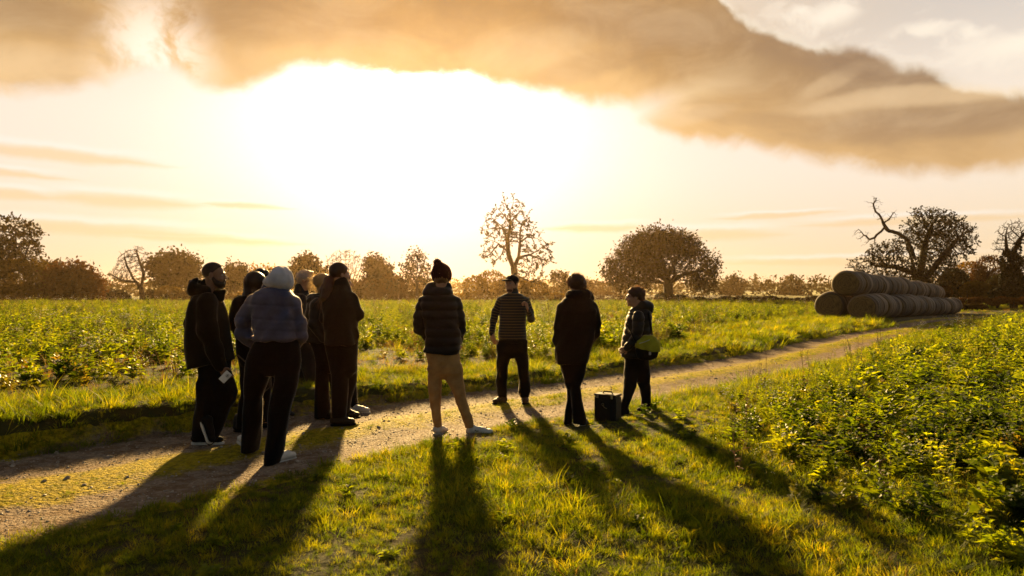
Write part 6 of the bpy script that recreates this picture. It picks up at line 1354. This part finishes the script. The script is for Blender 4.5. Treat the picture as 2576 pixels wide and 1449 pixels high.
    g = Solid(.0035); g.ell(W(0, .088, .085), (.022, .008, .018), f.hM); g.build('badge', cloth('badge grey', (.10, .08, .06)), cp)

def p_curly():
    f = Fig('curly-haired person seen from behind in a long black hooded coat, legs crossed', 7.75, 1448, 21)
    W = f.head(1450, 718, -12, 0, 1.0, neck=f.w(1454, 755)); ct = cloth('long black coat', (0.013, 0.0105, 0.009), .9, .3, .3, 130, .15, (1, .8, .6)); tr = cloth('black wide trousers', (0.013, 0.009, 0.008), .95, .25)
    rows = [(742, 1430, 1480, .11), (752, 1416, 1490, .14), (768, 1408, 1499, .165), (783, 1404, 1503, .18), (815, 1402, 1503, .185), (853, 1402, 1494, .185), (878, 1396, 1484, .185), (906, 1399, 1480, .18), (914, 1401, 1478, .175)]
    j = Solid(.0085); j.loft(f.rows(rows), .03); armL = [(1414, 775, .0), (1410, 825, -.02), (1404, 857, .02), (1420, 880, .08)]; armR = [(1491, 775, 0), (1500, 815, -.02), (1497, 838, .02), (1478, 862, .10)]; f.limb(j, armL, [15, 14, 13.5, 11], .03); f.limb(j, armR, [15, 13.5, 12.5, 11], .03); j.disp = folds(.011, 11, 35, .6); c = j.build('coat', ct, f.root)
    hd = Solid(.007); hd.seg(f.w(1436, 743, -.04), f.w(1473, 741, -.04), .062, .065, .04); hd.ell(f.w(1456, 744, -.10), (.12, .055, .06), None, .03); hd.seg(f.w(1425, 752, .04), f.w(1440, 737, .06), .025, .05, .03); hd.seg(f.w(1482, 738, .02), f.w(1484, 750, 0), .035, .05, .03); hd.disp = folds(.006, 18, 36); hd.build('hood', ct, c)
    f.torso(rows); arm_body(f, armL, [15, 13, 12, 9]); arm_body(f, armR, [15, 13, 12, 9]); f.hand(f.w(1420, 880, .08), (.3, .3, -.5), (0, 1, 0), 1, .6); f.hand(f.w(1478, 862, .1), (-.3, .3, -.5), (0, 1, 0), -1, .6)
    t = Solid(.0085); t.loft(f.rows(hipx([(900, 1404, 1478, .14), (925, 1411, 1475, .14), (945, 1416, 1470, .13), (960, 1420, 1464, .12)])), .04); t.loft(f.rows(legx([(940, 1418, 1462, .10, .08), (975, 1424, 1452, .10, .1), (1004, 1425, 1446, .10, .1), (1035, 1419, 1441, .10, .1), (1064, 1417, 1441, .10, .1)])), .018); t.loft(f.rows(legx([(940, 1432, 1471, .10, -.03), (972, 1434, 1460, .10, -.05), (1004, 1437, 1463, .10, -.05), (1035, 1439, 1471, .10, -.05), (1064, 1441, 1475.5, .10, -.05)])), .018)
    t.disp = folds(.011, 11, 37, .4); t.build('trousers', tr, f.root); f.legs(t); 
    f.shoe('shoe', f.w(1424, 1068, .30), f.w(1428, 1073, .04), .075, .042, BLACKSHOE); f.shoe('shoe', f.w(1474, 1069, .16), f.w(1463, 1075, -.08), .075, .042, BLACKSHOE)
    f.finish(SKIN); f.eyes(); h = Solid(.0065); h.ell(W(0, -.02, .038), (.098, .112, .098), f.hM, .02); h.ell(W(-.03, .0, .085), (.06, .07, .045), f.hM, .02); h.ell(W(-.07, .03, .03), (.035, .05, .05), f.hM, .02); h.ell(W(.05, -.04, .0), (.05, .06, .07), f.hM, .02)
    h.plane(W(0, .075, .02), f.hM @ np.array((0, 1, -.4))); h.disp = folds(.010, 42, 38); o = h.build('hair', HBROWN, f.root); r = np.random.default_rng(6); roots = [W(*(q / np.linalg.norm(q) * (.095, .105, .095) + np.array((0, -.02, .04)))) for q in r.normal(size=(160, 3)) + (-.3, 0, .7)]
    c0 = W(0, -.02, .0); f.strands('loose_hair', HBROWN, roots, lambda p: (p - c0) * 5, 380, .045, .0014, 7, .015, o)

def p_bag_woman():
    f = Fig('woman in glasses and a padded jacket carrying a green shoulder bag, rightmost of the group', 8.45, 1600, 22)
    W = f.head(1596, 748, -82, -2, .96, neck=f.w(1605, 788)); jk = cloth('dark green padded jacket', (0.022, 0.022, 0.018), .6, .45, .12, 80, .3); tr = cloth('dark jeans', (0.012, 0.011, 0.012), .9, .3)
    rows = [(776, 1590, 1632, .10), (788, 1580, 1638, .14), (805, 1575, 1638, .165), (825, 1571, 1637, .17), (850, 1566, 1637, .175), (875, 1562, 1634, .175), (893, 1563, 1632, .17), (899, 1565, 1632, .16)]
    j = Solid(.0075); j.loft(f.rows(rows), .02); arm = [(1606, 796, -.17), (1604, 826, -.21), (1601, 850, -.21), (1578, 874, -.18)]; arm2 = [(1606, 796, .17), (1604, 845, .21), (1580, 874, .17)]; f.limb(j, arm, [14, 13, 12.5, 10], .012); f.limb(j, arm2, [14, 12, 10], .02); j.disp = quilt(.011, .078, folds(.006, 14, 39)); c = j.build('padded_jacket', jk, f.root)
    hd = Solid(.007); hd.chain(f.pts([(1602, 780, -.05), (1618, 770, -.04), (1630, 772, 0), (1632, 782, 0)]), [.045, .060, .065, .05], .04); hd.seg(f.w(1590, 783, -.02), f.w(1605, 772, .05), .035, .05, .03); hd.seg(f.w(1618, 758, 0), f.w(1626, 768, 0), .03, .05, .03); hd.disp = folds(.005, 22, 40); hd.build('hood', jk, c)
    f.torso(rows); arm_body(f, arm, [14, 12, 11, 8]); arm_body(f, arm2, [14, 11, 8]); f.hand(f.w(1578, 874, -.18), (-.5, .2, -.3), (0, 1, 0), 1, .6, .9); f.hand(f.w(1580, 874, .17), (-.5, -.2, -.3), (0, -1, 0), 1, .6, .9)
    t = Solid(.0075); t.loft(f.rows(hipx([(885, 1567, 1631, .14), (905, 1571, 1631, .14), (925, 1571, 1632, .12), (945, 1570, 1633, .09)])), .04); t.loft(f.rows(legx([(925, 1571, 1606, .10, -.01), (945, 1570, 1604, .10, -.03), (972, 1569, 1600, .09, -.07), (997, 1566, 1591, .08, -.12), (1019, 1559, 1582, .072, -.14), (1036, 1556, 1577, .068, -.15)])), .018); t.loft(f.rows(legx([(925, 1598, 1633, .10, .0), (945, 1598, 1634, .10, .02), (975, 1607, 1636, .09, .08), (1000, 1613, 1637, .08, .1), (1028, 1613, 1636, .07, .1)])), .018)
    t.disp = folds(.006, 16, 41); t.build('jeans', tr, f.root); f.legs(t); 
    f.shoe('boot', f.w(1552, 1054, -.26), f.w(1578, 1046, -.12), .11, .045, BLACKSHOE, SOLEDARK); f.shoe('boot', f.w(1606, 1041, -.02), f.w(1632, 1038, .16), .10, .045, BLACKSHOE, SOLEDARK)
    f.finish(SKIN); f.eyes(); h = f.hair_cap('hair', HBROWN, .006, .012, frontcut=.07, low=.012, noise=.005, extra=lambda o: (o.ell(W(0, -.10, .055), (.045, .04, .045), f.hM, .02), o.ell(W(0, -.095, -.02), (.05, .035, .06), f.hM, .02)))
    r = np.random.default_rng(7); roots = [W(*(q / np.linalg.norm(q) * (.085, .105, .09) + np.array((0, -.02, .045)))) for q in r.normal(size=(120, 3)) + (0, -.2, .9)]; c0 = W(0, 0, .0); f.strands('loose_hair', HBROWN, roots, lambda p: (p - c0) * 5, 320, .05, .0013, 8, .015, h)
    cl = MB(); cl.box(tuple(W(.0, -.10, .10)), (.03, .018, .012), Matrix(f.hM.tolist()), .004); cl.build('hair_clip', IRIS, h)
    g = MB()
    for q in (-1, 1):
        g.tube([W(q * .060, .088, .014), W(q * .080, .0, .012), W(q * .080, -.015, .002)], .002, 5)
        g.tube([W(q * .033 + .024 * cos(a), .106 - .004 * abs(q), .006 + .019 * sin(a)) for a in np.linspace(0, 2 * pi, 13)], .0022, 5)
    g.tube([W(-.009, .110, .012), W(.009, .110, .012)], .002, 5); g.build('glasses', mat('red frame', (.10, .02, .02), .3, .05, spec=.5), f.root)
    # shoulder bag
    c0 = f.w(1627, 874, -.20); root = empty('shoulder_bag', tuple(c0)); tag(root, 'lime green and black messenger bag hanging at the hip of the woman in glasses', 'bag')
    gr = cloth('lime green canvas', (0.40, 0.36, 0.02), .7, .15, .2, 150); bk = cloth('black canvas', (.012, .012, .012), .8)
    b = Solid(.005); rr = [(z, x, hx, y, hy) for z, x, hx, y, hy in f.rows([(906, 1614, 1638, .03, -.25), (898, 1602, 1652, .055, -.25), (880, 1598, 1659, .07, -.25), (862, 1602, 1656, .065, -.25), (846, 1616, 1645, .05, -.25)])]; b.loft(rr, .02, 2.8); b.disp = folds(.004, 20, 43); b.build('bag_body', bk, root)
    fl = Solid(.005); fl.loft([(z, x, hx + .008, y - .012, hy + .012) for z, x, hx, y, hy in f.rows([(884, 1598, 1658, .072, -.25), (862, 1599, 1657, .068, -.25), (850, 1612, 1648, .055, -.25), (843, 1622, 1640, .04, -.25)])], .02, 2.8); n0 = np.array((-.26, 0, -1.)); fl.plane(f.w(1626, 881, -.25), n0); fl.disp = folds(.003, 22, 44); fo = fl.build('flap', gr, root)
    z = MB(); z.tube([f.w(1608, 864, -.345), f.w(1622, 860, -.352), f.w(1634, 855, -.345)], .0035, 5); z.build('zip', mat('pale zip', (.45, .42, .36), .4, .1), fo)
    bu = MB(); bu.box(tuple(f.w(1635, 889, -.335)), (.014, .006, .02), None, .003); bu.build('buckle', mat('grey buckle', (.30, .28, .25), .4, .1), root)
    s = MB(); s.tube([f.w(1641, 846, -.25), f.w(1636, 815, -.21), f.w(1632, 788, -.12), f.w(1622, 775, -.03)], .014, 5); s.tube([f.w(1603, 866, -.30), f.w(1588, 838, -.27), f.w(1576, 815, -.13), f.w(1584, 790, .0)], .010, 5); s.build('strap', bk, root)

def tool_case():
    c = at(1529, 1035, 7.9); root = empty('tool_case', (c[0], 7.9, 0)); tag(root, 'tall black case with a carrying handle standing on the grass between the two rightmost people', 'case')
    bk = cloth('case black', (.014, .012, .012), .6, .1, .25, 90, .35); a = R(-33); M = Matrix.Rotation(a, 3, 'Z')
    b = MB(); b.box((c[0], 7.9, .17), (.135, .085, .155), M, .012); b.build('case_body', bk, root)
    l = MB(); l.box((c[0], 7.9, .338), (.139, .089, .012), M, .006); l.build('lid', cloth('case trim', (.05, .012, .012), .5, .1, .2, 90, .5), root)
    h = MB(); P = lambda x, y, z: tuple(Vector((c[0], 7.9, 0)) + M @ Vector((x, y, z))); h.tube([P(-.06, 0, .345), P(-.05, 0, .372), P(.05, 0, .372), P(.06, 0, .345)], .009, 6); h.build('handle', bk, root)
    me = mat('case metal', (.55, .52, .48), .3, .1, metal=1)
    for x in (-.09, .09): q = MB(); q.box(P(x, -.088, .325), (.012, .004, .022), M, .002); q.build('latch', me, root)
    r = MB()
    for i in range(10):
        t = 2 * pi * i / 10; t2 = 2 * pi * (i + 1) / 10; r.tube([P(-.02 + .014 * cos(t), -.092, .235 + .014 * sin(t)), P(-.02 + .014 * cos(t2), -.092, .235 + .014 * sin(t2))], .0028, 4)
    r.tube([P(-.02, -.09, .22), P(.0, -.09, .20), P(.03, -.09, .19)], .003, 4); r.build('clip_ring', me, root)
    s = MB(); s.box(P(-.055, -.088, .17), (.012, .003, .15), M); s.box(P(.06, -.088, .17), (.012, .003, .15), M); s.build('straps', bk, root)

for fn in (p_olive_man, p_white_hood, p_longhair, p_behind, p_grey_man, p_blonde, p_hidden_sneakers, p_ponytail, p_bobble, p_cap_man, p_curly, p_bag_woman, tool_case): fn()
def haze():
    m = bpy.data.materials.new('haze'); m.use_nodes = True; nt = m.node_tree; nt.nodes.remove(nt.nodes['Principled BSDF'])
    v = nt.nodes.new('ShaderNodeVolumePrincipled'); v.inputs['Density'].default_value = HAZE; v.inputs['Color'].default_value = (1.0, 0.66, 0.34, 1); v.inputs['Anisotropy'].default_value = 0.75
    nt.links.new(v.outputs[0], nt.nodes['Material Output'].inputs['Volume'])
    mb = MB(); mb.box((0, 700, 13.5), (1500, 830, 15.5)); o = mb.build('haze', m, base=(0, 0, 0))
    tag(o, 'thin golden evening mist hanging over the whole field', 'haze', kind='stuff')
HAZE = 0.00013
haze()
